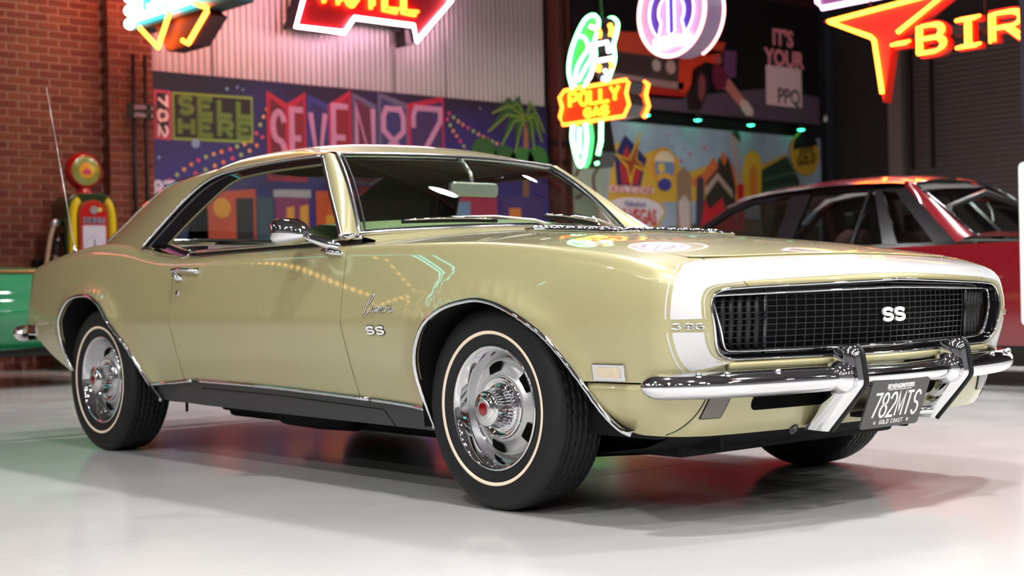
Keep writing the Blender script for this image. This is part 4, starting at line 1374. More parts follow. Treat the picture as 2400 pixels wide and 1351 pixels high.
# steering wheel on the left
c = Vector((-1.12, .36, .80)); axw = Vector((.86, 0, -.5)).normalized()
e1 = Vector((0, 1, 0)); e2 = axw.cross(e1)
SW = MB().tube([c + e1 * .19 * math.cos(a) + e2 * .19 * math.sin(a) for a in np.linspace(0, 2 * PI, 41)[:-1]], .012, 8, closed=True).build('steering_wheel', BLACKG, CAR, True)
MB().tube([c - e1 * .18, c, c + e1 * .18], .014, 6).build('wheel_spoke', SATIN, SW, True)
MB().tube([c, c + axw * .35], .03, 10).build('steering_column', BLACK, SW, True)
# rear-view mirror
RM = MB().prism(rrect(.125, .030, .020), frame((-1.085, -.005, 1.105), (0, 1, 0), (.12, 0, 1)), -.012, .014).build('interior_mirror', SATIN, CAR, False, bevel=.006)
MB().tube([(-1.088, -.005, 1.12), (-1.10, -.005, 1.17), (-1.165, -.005, 1.228)], [.008, .010, .016], 8).build('mirror_bracket', SATIN, RM, True)
# coat hook / belt clip near the roof rail
MB().box((-1.60, .545, 1.205), (-1.54, .56, 1.225)).build('belt_clip', CHROME, CAR, False, bevel=.005)
MB().box((-1.46, -.585, 1.195), (-1.405, -.57, 1.220)).build('belt_clip', CHROME, CAR, False, bevel=.005)
# ------------------------------------------------------------------ the hall
XB, YR, YL, XF, ZT = -10.6, 15.45, -18.5, 13.5, 6.4
FLOOR = noise_tint(principled('polished_grey_floor', (.46, .46, .458), .15, 0, 0, spec=.5), 1.6, .03, 6, .04)
JOINT = principled('joint_filler', (.62, .62, .60), .6)
DARKW = noise_tint(principled('charcoal_wall', (.018, .019, .022), .7), 3, .2)
GREYW = noise_tint(principled('dark_grey_wall', (.09, .09, .095), .8), 2, .15)
CEIL = noise_tint(principled('dark_roof_sheet', (.045, .045, .05), .55), 3, .15)
MORTAR = noise_tint(principled('mortar', (.34, .15, .10), .9), 30, .15)
BRICK = rnd_tint(principled('red_brick', (.150, .032, .015), .85), .20, .008)
CORR = principled('corrugated_steel', (.46, .45, .47), .38, .55)
COLUMN = noise_tint(principled('brown_red_steel', (.10, .035, .028), .5), 8, .2)
TRIMG = principled('door_frame_grey', (.16, .145, .14), .5)
SLAT = principled('roller_slat_grey', (.105, .098, .095), .45)

xj = [-10.6, -5.6, -.35, 4.9, 13.5]; yj = [-18.5, -7.2, 5.0, 10.2, 15.45]
def floor_slab(x0, x1, y0, y1, root):
    mb = MB().box((x0 + .003, y0 + .003, -.2), (x1 - .003, y1 - .003, 0))
    return mb.build('slab', FLOOR, root, False)
FL = MB().box((XB - .3, YL - .3, -.25), (XF + .3, YR + .3, -.006)).build('floor', JOINT)
tag(FL, 'light grey polished concrete floor with a saw-cut joint', 'floor', kind='structure')
for i in range(4):
    for j in range(4): floor_slab(xj[i], xj[i + 1], yj[j], yj[j + 1], FL)

# ceiling sheet with ribs and purlins
mb = MB()
pr = []
y = YL
while y < YR + .3:
    for dy, z in ((0, ZT), (.03, ZT), (.045, ZT + .03), (.17, ZT + .03), (.185, ZT)): pr.append((y + dy, z))
    y += .20
mb.grid([[Vector((XB - .2, a, b)) for a, b in pr], [Vector((XF + .2, a, b)) for a, b in pr]])
CE = mb.build('ceiling', CEIL); tag(CE, 'dark ribbed steel roof sheeting', 'ceiling', kind='structure')
for x in np.arange(XB + 1.2, XF, 2.4): MB().box((x - .04, YL, ZT - .22), (x + .04, YR, ZT - .01)).build('purlin', COLUMN, CE)
for y in (-6.0, 2.0, 9.0): MB().box((XB, y - .08, ZT - .52), (XF, y + .08, ZT - .22)).build('roof_beam', COLUMN, CE)

# back wall: brick section, pilaster, corrugated section
WB = MB().box((XB - .25, YL, 0), (XB - .012, 3.46, ZT)).build('wall_back', MORTAR)
tag(WB, 'red brick wall behind the coupe', 'wall', kind='structure')
bl_, bh_, pl, ph = .192, .0605, .2185, .0812
def brick_mesh(x0, x1, y0, y1, z0, z1):
    return MB().box((x0, y0, z0), (x1, y1, z1))
proto = None
rest = MB()
cnt = 0
PY0, PY1, PX = 2.955, 3.46, XB + .17          # pilaster extents
def put_brick(x1, yc, zc, w, stuff):
    """front-face brick at wall plane x1, centre yc, zc"""
    global proto, cnt
    jx = random.uniform(-.003, .003)
    if stuff:
        rest.box((x1 - .02, yc - w / 2, zc - bh_ / 2), (x1 + jx, yc + w / 2, zc + bh_ / 2)); return
    key = round(w, 3)
    if key not in PROTO:
        PROTO[key] = MB().box((-.02, -w / 2, -bh_ / 2), (0, w / 2, bh_ / 2)).build('brick', BRICK, WB)
        o = PROTO[key]
    else:
        o = PROTO[key].copy(); COL.objects.link(o)
    o.location = (x1 + jx, yc, zc); cnt += 1
PROTO = {}
nrow = int(ZT / ph)
for r in range(nrow):
    zc = .012 + r * ph + bh_ / 2
    off = (r % 2) * pl / 2
    y = PY0 - .006 - off
    while y > YL + .5:
        w = bl_ if True else bl_
        yc = y - pl / 2
        vis = 1.70 < yc and zc < 3.95
        put_brick(XB, yc, zc, bl_, not vis)
        y -= pl
    if off: rest.box((XB - .02, PY0 - off - .002, zc - bh_ / 2), (XB, PY0 - .004, zc + bh_ / 2))
rest_wall = rest; rest = MB()
ob = rest_wall.build('brick_courses', BRICK, WB); ob['kind'] = 'stuff'
PIL = MB().box((XB - .2, PY0 + .01, 0), (PX - .012, PY1 - .01, ZT)).build('wall_back_pilaster', MORTAR)
tag(PIL, 'projecting red brick pilaster beside the neon mural', 'wall', kind='structure')
rest = MB()
wp = (PY1 - PY0) / 2
n_p = 0
PPROTO = {}
for r in range(nrow):
    zc = .012 + r * ph + bh_ / 2
    segs = [(PY0, PY0 + wp), (PY0 + wp, PY1)] if r % 2 == 0 else [(PY0, PY0 + wp * .5), (PY0 + wp * .5, PY0 + wp * 1.5), (PY0 + wp * 1.5, PY1)]
    for a, b in segs:
        w = round(b - a - .024, 4)
        if 1.25 < zc < 3.95:
            if w not in PPROTO:
                PPROTO[w] = o = MB().box((-.02, -w / 2, -bh_ / 2), (0, w / 2, bh_ / 2)).build('brick', BRICK, PIL)
            else:
                o = PPROTO[w].copy(); COL.objects.link(o)
            o.location = (PX + random.uniform(-.003, .003), (a + b) / 2, zc)
        else: rest.box((PX - .02, a + .0055, zc - bh_ / 2), (PX, b - .0055, zc + bh_ / 2))
    # return face
    rest.box((XB if r % 2 else XB + .09, PY0 - .004, zc - bh_ / 2), (PX, PY0 + .015, zc + bh_ / 2))
o = rest.build('brick_courses', BRICK, PIL); o['kind'] = 'stuff'

WC = MB().box((XB - .25, 3.46, 0), (XB - .06, 9.22, ZT)).build('wall_back_panel', DARKW); tag(WC, 'wall behind the corrugated sheets and mural', 'wall', kind='structure')
for k in range(7):
    y0 = 3.47 + k * .82; y1 = min(9.2, y0 + .815)
    ys = np.arange(y0, y1 + .001, .0095)
    z0, z1 = 3.09, ZT - .05
    rows = [[Vector((XB - .03 + .011 * math.cos(2 * PI * (y - 3.47) / .0765), y, z)) for y in ys] for z in (z0, z1)]
    MB().grid(rows).build('corrugated_sheet', CORR, WC, True)
# corner column and dark walls
WD = MB().box((XB - .25, 9.22, 0), (XB - .12, YR, ZT)).build('wall_back_corner', DARKW); tag(WD, 'charcoal wall behind the billboard and painted mural', 'wall', kind='structure')
CO = MB().box((XB - .1, 9.32, 0), (XB + .14, 9.34, ZT)).box((XB - .1, 9.52, 0), (XB + .14, 9.54, ZT)).box((XB + .01, 9.34, 0), (XB + .03, 9.52, ZT)).build('steel_column', COLUMN)
tag(CO, 'brown steel column between the neon mural and the billboard', 'column')
for z in (2.35, 2.6): MB().box((XB + .03, 9.22, z), (XB + .10, 9.64, z + .05)).build('bracket', BLACK, CO)

WR = MB().box((-7.15 - 3.45, YR, 0), (-9.48, YR + .25, ZT)).box((-9.48, YR, 4.35), (XF, YR + .25, ZT)).box((-4.9, YR, 0), (XF, YR + .25, 4.35)).box((-9.6, YR + .30, 0), (-4.8, YR + .35, 4.4)).build('wall_right', DARKW)
tag(WR, 'charcoal side wall around the roller door', 'wall', kind='structure')
DR = MB().box((-9.50, YR - .10, 0), (-9.26, YR + .05, 4.4)).box((-4.95, YR - .10, 0), (-4.75, YR + .05, 4.4)).box((-9.5, YR - .10, 4.3), (-4.75, YR + .05, 4.5)).build('door_1', TRIMG)
tag(DR, 'grey steel frame of the dark roller door', 'door', kind='structure')
sl = None
for i in range(55):
    z = .02 + i * .078
    if sl is None:
        P = [[Vector((x, YR + .10 - .016 * math.sin(PI * t), .074 * t)) for t in np.linspace(0, 1, 6)] for x in (-9.27, -4.93)]
        sl = MB().grid(P).build('slat', SLAT, DR, True); sl.location = (0, 0, z)
    else:
        c = sl.copy(); COL.objects.link(c); c.location = (0, 0, z)
for x in (-9.10, -8.75): MB().box((x, YR - .12, 2.4), (x + .05, YR - .08, 4.4)).build('door_track', BLACK, DR)
WL = MB().box((XB, YL - .25, 0), (XF, YL, ZT)).build('wall_left', GREYW); tag(WL, 'grey wall on the left side of the hall', 'wall', kind='structure')
WF = MB().box((XF, YL, 0), (XF + .25, YR, ZT)).build('wall_front', GREYW); tag(WF, 'grey wall behind the camera', 'wall', kind='structure')

# ------------------------------------------------------------------ flat prints
def pm(name, c, rough=.55): return MATS.get(name) or principled(name, c, rough)
def cc(*rgb):
    return tuple(((c / 255) / 12.92 if c / 255 <= .04045 else ((c / 255 + .055) / 1.055)**2.4) for c in rgb)
def ink(*rgb): return pm('ink_%d_%d_%d' % rgb, cc(*rgb))
def shape(name, pts, fr, d, mat, parent, t=.003): return MB().prism(pts, fr, d, d + t).build(name, mat, parent, False)
def circ(cy, cz, r, n=18, rz=None): return [(cy + r * math.cos(2 * PI * i / n), cz + (rz or r) * math.sin(2 * PI * i / n)) for i in range(n)]

# ---- neon-town mural
MUR = principled('mural_night_print', cc(30, 26, 92), .5)
nt = MUR.node_tree; b = nt.nodes['Principled BSDF']
tc = nt.nodes.new('ShaderNodeTexCoord'); sx_ = nt.nodes.new('ShaderNodeSeparateXYZ'); nz = nt.nodes.new('ShaderNodeTexNoise'); nz.inputs['Scale'].default_value = 1.3
ad = nt.nodes.new('ShaderNodeMath'); ad.operation = 'MULTIPLY_ADD'; ad.inputs[1].default_value = .9
rp = nt.nodes.new('ShaderNodeValToRGB')
rp.color_ramp.elements[0].position = .55; rp.color_ramp.elements[0].color = (*cc(46, 44, 140), 1)
rp.color_ramp.elements[1].position = 1.0; rp.color_ramp.elements[1].color = (*cc(20, 14, 46), 1)
dv = nt.nodes.new('ShaderNodeMath'); dv.operation = 'MULTIPLY'; dv.inputs[1].default_value = .27
nt.links.new(tc.outputs['Object'], sx_.inputs[0]); nt.links.new(tc.outputs['Object'], nz.inputs['Vector'])
nt.links.new(sx_.outputs['Z'], dv.inputs[0]); nt.links.new(nz.outputs['Fac'], ad.inputs[0]); ad.inputs[1].default_value = .35
nt.links.new(dv.outputs[0], ad.inputs[2]); nt.links.new(ad.outputs[0], rp.inputs[0]); nt.links.new(rp.outputs[0], b.inputs['Base Color'])
MU = MB().box((XB - .03, 3.47, .05), (XB + .02, 9.20, 3.10)).build('night_town_mural', MUR)
tag(MU, 'blue night-town mural panel with a green SELL HERE sign under the corrugated sheets', 'mural')
MU.location = (0, 0, 0)
fm = frame((XB + .02, 0, 0), (0, 1, 0), (0, 0, 1))
for y_, z_ in ((3.62, 2.62), (3.50, 2.50)): pass
PINK, GRN, GRND, DKB = ink(176, 60, 96), ink(118, 150, 62), ink(52, 92, 40), ink(24, 20, 30)
shape('sign_panel', [(3.535, 2.375), (3.735, 2.37), (3.735, 2.895), (3.535, 2.90)], fm, 0, PINK, MU)
shape('sign_panel', [(3.565, 2.40), (3.705, 2.40), (3.705, 2.87), (3.565, 2.87)], fm, .003, DKB, MU)
fr_r = (fm[0] + fm[1] * 3.675 + fm[2] * 2.415, fm[2], -fm[1], fm[1].cross(fm[2]))
frv = frame(fm[0] + fm[1] * 3.685 + fm[2] * 2.42, (0, 0, 1), (0, -1, 0))
# digits stacked and turned on their side
mb = MB()
frs = (fm[0] + fm[1] * 3.585 + fm[2] * 2.85, -fm[2], fm[1], fm[3])
st, tw = text_strokes('782', .115, .10, .05)
for s in st: ribbon(mb, s, .026, frs, .006, .009)
mb.build('mural_digits', ink(226, 200, 200), MU)
shape('sign_panel', [(3.75, 2.375), (4.74, 2.39), (4.74, 2.905), (3.75, 2.89)], fm, 0, GRN, MU)
shape('sign_panel', [(3.775, 2.405), (4.715, 2.42), (4.715, 2.875), (3.775, 2.865)], fm, .003, DKB, MU)
for txt, z0 in (('SELL', 2.655), ('HERE', 2.425)):
    for wd, col, d in ((.058, GRN, .006), (.046, GRND, .008), (.012, GRN, .010)):
        mb = MB(); st, tw = text_strokes(txt, .155, .165, .085)
        for s in st: ribbon(mb, [(p[0] + 3.835, p[1] + z0 + .02) for p in s], wd, fm, d, d + .002)
        mb.build('mural_letters', col, MU)
# folded SEVEN82 panels
REDP, REDI, BLUP, GRYP, LIL = ink(168, 26, 58), ink(96, 18, 44), ink(46, 52, 122), ink(92, 86, 112), ink(214, 158, 190)
pan = [(4.92, 5.19, 2.99, 2.86, REDP), (5.19, 5.44, 2.86, 3.01, REDP), (5.46, 5.75, 2.99, 2.89, BLUP), (5.75, 6.07, 2.89, 3.08, REDP), (6.09, 6.43, 3.06, 2.93, GRYP), (6.46, 6.90, 3.09, 2.98, GRYP), (6.90, 7.46, 2.98, 3.11, REDP)]
for i, (y0, y1, za, zb, col) in enumerate(pan):
    shape('folded_panel', [(y0, 1.98), (y1, 1.98), (y1, zb), (y0, za)], fm, .003, col, MU)
    inner = [REDI, ink(120, 20, 40), ink(40, 34, 84), ink(126, 16, 38), ink(86, 30, 58), ink(44, 46, 96), ink(52, 36, 84)][i]
    shape('folded_panel_inner', [(y0 + .045, 2.02), (y1 - .03, 2.02), (y1 - .03, zb - .07), (y0 + .045, za - .07)], fm, .006, inner, MU)
for ch, y0, y1, zt in zip(('S', 'E', 'V', 'E', 'N', 'b8', 'b2'), (4.985, 5.245, 5.50, 5.815, 6.145, 6.535, 6.985), (5.155, 5.395, 5.70, 6.02, 6.38, 6.83, 7.40), (2.76, 2.80, 2.78, 2.88, 2.88, 2.90, 2.94)):
    for wd, col, d in ((.062, LIL, .009), (.036, ink(120, 60, 100), .011), (.014, LIL, .013)):
        mb = MB()
        for s in GLYPH[ch]: ribbon(mb, [(y0 + p[0] * (y1 - y0), 2.12 + p[1] * (zt - 2.12)) for p in s], wd, fm, d, d + .002)
        mb.build('mural_letters', col, MU)
# bulbs
BC = [ink(222, 130, 60), ink(206, 66, 110), ink(150, 180, 100), ink(214, 160, 90)]
def string(pts, step):
    P = smooth_poly(pts, 20); L = 0; k = 0
    for i in range(1, len(P)):
        L += np.linalg.norm(P[i] - P[i - 1])
        if L > step:
            L = 0; k += 1
            shape('painted_bulb', circ(P[i][0], P[i][1], .022, 10), fm, .003, BC[k % 4], MU)
string([(3.62, 1.88), (4.05, 2.17), (4.5, 2.33), (4.74, 2.45), (4.92, 2.78)], .095)
string([(3.9, 1.98), (4.45, 2.20), (4.75, 2.34), (4.92, 2.55)], .11)
string([(7.48, 2.95), (7.72, 2.80), (8.05, 2.66), (8.35, 2.56)], .075)
string([(7.48, 2.90), (7.60, 2.70), (7.78, 2.50), (7.9, 2.3)], .075)
for y, z, r in ((4.02, 2.35, .05), (4.55, 3.0, .014), (4.42, 2.97, .018), (3.58, 2.18, .02), (4.62, 2.98, .012), (8.05, 3.0, .012)):
    shape('painted_star', circ(y, z, r, 12), fm, .003, ink(120, 150, 190), MU)
font_mesh('mural_digits', '87', .26, (fm[0] + fm[1] * 3.63 + fm[2] * 1.83 + fm[3] * .005, fm[1], fm[2], fm[3]), .002, ink(196, 200, 226), MU, bold=.01)
# palm
TRK, FRD, FRL = ink(134, 96, 62), ink(36, 84, 34), ink(122, 150, 54)
shape('palm_trunk', [(8.72, 1.3), (8.84, 1.3), (8.86, 2.2), (8.86, 2.9), (8.79, 2.9), (8.76, 2.2)], fm, .003, TRK, MU)
for a, L in ((160, .62), (195, .68), (130, .45), (60, .35), (225, .62), (-50, .42), (-20, .34), (250, .6), (285, .5)):
    t = math.radians(a); c = np.array([8.83, 2.92]); e = c + np.array([math.cos(t), math.sin(t) * .62]) * L + [0, -.10]
    m = (c + e) / 2 + [0, .16]; n_ = np.array([-(e - c)[1], (e - c)[0]]) / max(.01, np.linalg.norm(e - c)) * .085
    P = [tuple(c), tuple(m + n_ * .5), tuple(e), tuple(m - n_)]
    shape('palm_leaf', P, fm, .006, FRD, MU)
    mb = MB(); ribbon(mb, [tuple(c), tuple(m + n_ * .3), tuple(e)], .02, fm, .009, .011); mb.build('palm_leaf_edge', FRL, MU)
for y, z, r in ((8.1, 2.42, .22), (8.45, 2.36, .2), (8.75, 2.33, .22), (9.02, 2.4, .18)): shape('painted_bush', circ(y, z, r, 14), fm, .004, FRD if y < 8.6 else ink(46, 108, 44), MU)
# street fronts low on the mural
OR_, MG, YL_, BK, SKY, RD2 = ink(196, 84, 56), ink(132, 48, 104), ink(224, 168, 50), ink(34, 36, 48), ink(70, 110, 150), ink(150, 36, 50)
for nm, P, m in (('shop_front', [(3.9, 1.15), (4.75, 1.15), (4.75, 1.88), (3.9, 1.80)], OR_), ('shop_front', [(3.55, 1.2), (4.15, 1.2), (4.15, 1.66), (3.55, 1.58)], ink(44, 70, 120)), ('shop_door', [(4.5, 1.2), (4.72, 1.2), (4.72, 1.78), (4.5, 1.77)], BK), ('shop_door', [(4.76, 1.2), (4.98, 1.2), (4.98, 1.80), (4.76, 1.79)], ink(52, 84, 104)),
                 ('shop_front', [(5.0, 1.2), (5.46, 1.2), (5.46, 1.86), (5.0, 1.85)], MG), ('shop_awning', [(4.98, 1.80), (5.48, 1.80), (5.48, 1.89), (4.98, 1.88)], ink(170, 176, 186)), ('shop_window', [(5.15, 1.3), (5.25, 1.3), (5.25, 1.70), (5.15, 1.68)], YL_), ('shop_window', [(5.33, 1.3), (5.44, 1.3), (5.44, 1.72), (5.33, 1.70)], YL_),
                 ('shop_front', [(5.55, 1.2), (6.1, 1.2), (6.1, 1.9), (5.55, 1.88)], ink(206, 92, 48)), ('shop_window', [(5.68, 1.35), (5.9, 1.35), (5.9, 1.62), (5.68, 1.60)], YL_), ('shop_front', [(6.15, 1.1), (7.0, 1.1), (7.0, 1.95), (6.15, 1.95)], RD2), ('shop_front', [(7.2, 1.2), (8.3, 1.2), (8.3, 2.05), (7.2, 1.95)], ink(150, 40, 72)), ('shop_window', [(7.55, 1.4), (7.85, 1.4), (7.85, 1.82), (7.55, 1.8)], ink(96, 130, 170)), ('shop_door', [(7.25, 1.2), (7.4, 1.2), (7.4, 1.85), (7.25, 1.83)], OR_), ('shop_front', [(8.35, 1.2), (9.1, 1.2), (9.1, 1.9), (8.35, 1.9)], ink(60, 44, 110)), ('shop_window', [(8.5, 1.4), (8.7, 1.4), (8.7, 1.75), (8.5, 1.75)], ink(206, 120, 50))):
    shape(nm, P, fm, .012 if 'front' not in nm else .009, m, MU)
shape('shop_street', [(3.5, .08), (9.18, .08), (9.18, 1.22), (3.5, 1.16)], fm, .006, ink(84, 52, 74), MU)  # mauve strip added so that the floor reflection turns mauve
shape('shop_disc', circ(4.32, 1.66, .11, 20), fm, .014, YL_, MU)

# ---- billboard with the red car
BX = XB + .15
BBM = principled('billboard_print', cc(20, 16, 20), .45)
BB = MB().box((XB - .1, 9.56, 3.17), (BX, 14.92, 5.6)).build('billboard', BBM); tag(BB, 'dark billboard printed with an orange car, pink words and a pale square card', 'billboard')
fb = frame((BX, 0, 0), (0, 1, 0), (0, 0, 1))
for nm, P, c in (('print_road', [(9.58, 3.18), (14.9, 3.19), (14.9, 3.62), (13.6, 3.66), (11.7, 3.40), (9.58, 3.36)], (96, 78, 92)), ('print_hood', [(9.6, 3.95), (9.66, 4.06), (10.2, 4.18), (11.39, 4.27), (12.11, 4.26), (12.68, 4.26), (12.58, 4.10), (11.6, 3.93), (10.36, 3.93), (9.62, 3.88)], (226, 84, 56)),
                 ('print_grille', [(9.75, 3.92), (11.38, 3.97), (11.65, 3.90), (11.66, 3.62), (11.37, 3.6), (9.75, 3.66)], (86, 66, 66)), ('print_lamp_housing', [(9.6, 3.87), (9.75, 3.90), (9.76, 3.63), (9.63, 3.59)], (170, 160, 150)), ('print_fender', [(11.66, 3.92), (12.11, 4.1), (12.58, 4.14), (12.5, 3.93), (12.2, 3.94), (12.01, 3.8), (11.93, 3.55), (11.72, 3.45), (11.62, 3.5)], (240, 70, 40)),
                 ('print_bumper', [(9.75, 3.64), (11.37, 3.60), (11.76, 3.60), (11.73, 3.50), (11.37, 3.50), (9.75, 3.54)], (176, 140, 136)), ('print_apron', [(9.75, 3.52), (11.72, 3.49), (11.93, 3.55), (11.72, 3.36), (11.02, 3.34), (9.75, 3.38)], (190, 40, 22)), ('print_tyre', [(11.94, 3.8), (12.1, 3.89), (12.24, 3.85), (12.28, 3.67), (12.22, 3.45), (12.08, 3.22), (11.82, 3.22), (11.79, 3.42), (11.9, 3.58)], (44, 22, 26)),
                 ('print_wheel', [(12.06, 3.68), (12.14, 3.77), (12.21, 3.69), (12.2, 3.51), (12.12, 3.35), (12.05, 3.43)], (150, 80, 80)), ('print_bag', [(12.64, 4.15), (12.92, 4.16), (12.89, 3.78), (12.74, 3.75), (12.62, 3.89)], (120, 70, 120)), ('print_torso', [(12.36, 3.86), (12.45, 3.93), (12.62, 3.89), (12.71, 3.8), (12.66, 3.60), (12.45, 3.55), (12.36, 3.71)], (120, 36, 64)),
                 ('print_legs', [(12.44, 3.66), (12.74, 3.74), (13.02, 3.51), (13.2, 3.36), (13.08, 3.29), (12.86, 3.43), (12.66, 3.58), (12.5, 3.57)], (214, 130, 120)), ('print_shoe', [(12.99, 3.46), (13.14, 3.44), (13.27, 3.32), (13.27, 3.22), (13.11, 3.22), (12.99, 3.33)], (226, 190, 186)), ('print_glow', [(9.58, 5.0), (14.9, 5.0), (14.9, 5.1), (9.58, 5.25)], (60, 18, 28))):
    shape(nm, P, fb, .002 + .003 * (nm in ('print_hood', 'print_fender', 'print_bumper', 'print_tyre', 'print_legs', 'print_bag')) + .006 * (nm in ('print_wheel', 'print_torso', 'print_shoe')), ink(*c), BB)
for y, z, r, c in ((11.18, 3.80, .085, (206, 190, 180)), (11.47, 3.80, .10, (214, 176, 166)), (12.5, 4.0, .075, (190, 90, 90)), (9.69, 3.76, .06, (206, 190, 180))): shape('print_disc', circ(y, z, r, 18), fb, .011, ink(*c), BB)
for k in range(9): shape('print_grille_bar', [(9.78, 3.66 + k * .027), (11.06, 3.65 + k * .029), (11.06, 3.66 + k * .029), (9.78, 3.672 + k * .027)], fb, .006, ink(52, 38, 40), BB)
font_mesh('print_words', "IT'S", .34, (fb[0] + fb[1] * 14.02 + fb[2] * 4.45 + fb[3] * .004, fb[1], fb[2], fb[3]), .002, ink(250, 150, 160), BB, bold=.012)
font_mesh('print_words', 'YOUR', .34, (fb[0] + fb[1] * 14.05 + fb[2] * 4.14 + fb[3] * .004, fb[1], fb[2], fb[3]), .002, ink(250, 156, 166), BB, bold=.012)
shape('print_card', [(14.02 + a, 3.72 + b_) for a, b_ in rrect(.43, .30, .03)], fb, .008, ink(255, 215, 222), BB)
font_mesh('print_words', 'PPQ', .33, (fb[0] + fb[1] * 14.13 + fb[2] * 3.56 + fb[3] * .013, fb[1], fb[2], fb[3]), .002, ink(32, 24, 30), BB, sx=.92, bold=.004)

# ---- painted travel mural below the billboard
GM = noise_tint(principled('painted_mural', cc(150, 172, 190), .6), 2.2, .22, 5)
GP = MB().box((XB - .1, 9.56, .05), (XB + .10, 14.98, 2.98)).build('travel_mural', GM); tag(GP, 'colourful painted mural with a yellow star, hot-air balloon and oval city sign', 'mural')
fg = frame((XB + .10, 0, 0), (0, 1, 0), (0, 0, 1))
lay = 0.0
for nm, P, c in (('painted_patch', [(9.58, .6), (9.58, 2.75), (9.9, 2.8), (10.25, 2.5), (10.2, 2.0), (9.9, 1.6)], (150, 166, 146)), ('painted_patch', [(9.58, .1), (14.9, .1), (14.9, 1.6), (13, 1.7), (11, 1.5), (9.58, 1.7)], (70, 90, 66)), ('painted_glow', [(10.23, 2.0), (10.35, 2.62), (10.46, 2.72), (10.5, 2.4), (11.04, 2.58), (11.31, 2.66), (11.62, 2.55), (11.75, 2.30), (12.3, 2.45), (12.9, 2.3), (13.5, 2.5), (14.1, 2.7), (14.1, 2.0), (10.23, 1.85)], (206, 168, 62)),
                 ('painted_diamond', [(10.58, 2.80), (11.0, 2.49), (10.86, 2.09), (10.40, 2.10), (10.36, 2.5)], (40, 44, 100)), ('painted_diamond', [(10.60, 2.66), (10.72, 2.42), (10.92, 2.44), (10.82, 2.12), (10.5, 2.12), (10.46, 2.36)], (176, 46, 54)), ('painted_star', [(10.90, 2.88), (10.80, 2.48), (11.10, 2.26), (10.76, 2.36), (10.67, 2.08), (10.60, 2.34), (10.32, 2.56), (10.64, 2.47)], (206, 168, 48)), ('painted_star', [(10.86, 2.74), (10.77, 2.47), (10.96, 2.34), (10.75, 2.40), (10.67, 2.22), (10.62, 2.38), (10.45, 2.49), (10.66, 2.445)], (150, 70, 40)),
                 ('painted_sign', [(10.00, 1.70), (10.10, 1.86), (10.40, 1.95), (10.69, 1.97), (11.0, 1.96), (11.25, 1.90), (11.38, 1.76), (11.22, 1.55), (10.67, 1.42), (10.1, 1.50)], (200, 160, 50)), ('painted_sign_face', [(10.03, 1.70), (10.12, 1.83), (10.40, 1.92), (10.69, 1.94), (11.0, 1.93), (11.22, 1.87), (11.33, 1.76), (11.19, 1.58), (10.67, 1.46), (10.13, 1.53)], (216, 210, 214)),
                 ('painted_flames', [(12.2, 2.35), (12.42, 2.58), (12.52, 2.42), (12.62, 2.66), (12.87, 2.43), (12.91, 2.05), (12.1, 2.08), (11.85, 2.2)], (206, 110, 62)), ('painted_building', [(11.60, 1.5), (11.61, 2.29), (11.75, 2.40), (11.91, 2.30), (11.9, 1.5)], (146, 122, 96)), ('painted_building', [(12.0, 1.5), (12.03, 2.24), (12.11, 2.30), (12.18, 2.23), (12.18, 1.5)], (66, 60, 70)), ('painted_trees', [(12.2, 1.5), (12.22, 2.2), (12.49, 2.41), (12.54, 2.58), (12.64, 2.45), (12.74, 2.6), (12.88, 2.14), (12.86, 1.5)], (52, 46, 38)), ('painted_roof', [(12.2, 2.12), (12.48, 2.35), (12.80, 2.10), (12.82, 1.98), (12.48, 2.25), (12.22, 2.0)], (176, 156, 140)),
                 ('painted_tower', [(12.83, 2.79), (12.91, 2.80), (13.02, 2.4), (13.06, 2.05), (12.94, 2.05), (12.91, 2.46)], (176, 160, 160)), ('painted_tower_base', [(12.93, 2.20), (13.07, 2.20), (13.07, 1.5), (12.93, 1.5)], (190, 30, 40)), ('painted_arch', [(13.06, 1.9), (13.08, 2.45), (13.14, 2.63), (13.29, 2.72), (13.46, 2.64), (13.51, 2.42), (13.5, 1.9)], (214, 176, 52)), ('painted_arch', [(13.2, 1.95), (13.2, 2.4), (13.3, 2.52), (13.38, 2.4), (13.38, 1.95)], (206, 130, 50)), ('painted_house', [(13.46, 1.6), (13.48, 2.42), (14.10, 2.66), (14.4, 2.30), (14.4, 1.6)], (36, 62, 46)), ('painted_scroll', [(12.08, 1.5), (12.19, 1.94), (12.28, 1.80), (12.57, 1.98), (12.64, 1.76), (12.85, 1.89), (12.9, 1.5)], (190, 36, 46)), ('painted_figure', [(11.66, 1.4), (11.62, 1.9), (11.75, 2.0), (11.86, 1.9), (11.84, 1.4)], (196, 186, 180))):
    lay += .0012
    shape(nm, P, fg, 0, ink(*c), GP, .002 + lay)
for k in range(4): shape('painted_house_board', [(13.52, 1.75 + k * .17), (14.30, 1.80 + k * .20), (14.30, 1.86 + k * .20), (13.52, 1.80 + k * .17)], fg, .03, ink(60, 96, 72), GP)
# balloon
for cz, r, rz, c, d in ((2.40, .24, .26, (214, 150, 50), .028), (2.38, .20, .22, (110, 140, 176), .030), (2.24, .17, .06, (214, 170, 60), .032), (2.14, .13, .09, (60, 64, 140), .034)): shape('painted_balloon', circ(11.34, cz, r, 22, rz), fg, 0, ink(*c), GP, d)
shape('painted_balloon_cap', [(11.34 + .2 * math.cos(t), 2.46 + .15 * math.sin(t)) for t in np.linspace(0, PI, 12)], fg, 0, ink(226, 214, 180), GP, .033)
shape('painted_balloon_spot', circ(11.27, 2.37, .07, 14), fg, 0, ink(226, 190, 70), GP, .034)
shape('painted_globe', circ(12.90, 2.87, .10, 18), fg, 0, ink(176, 166, 156), GP, .034); shape('painted_globe_shade', [(12.90 + .10 * math.cos(t), 2.87 + .10 * math.sin(t)) for t in np.linspace(-.6, PI - .6, 12)], fg, 0, ink(40, 56, 48), GP, .036)
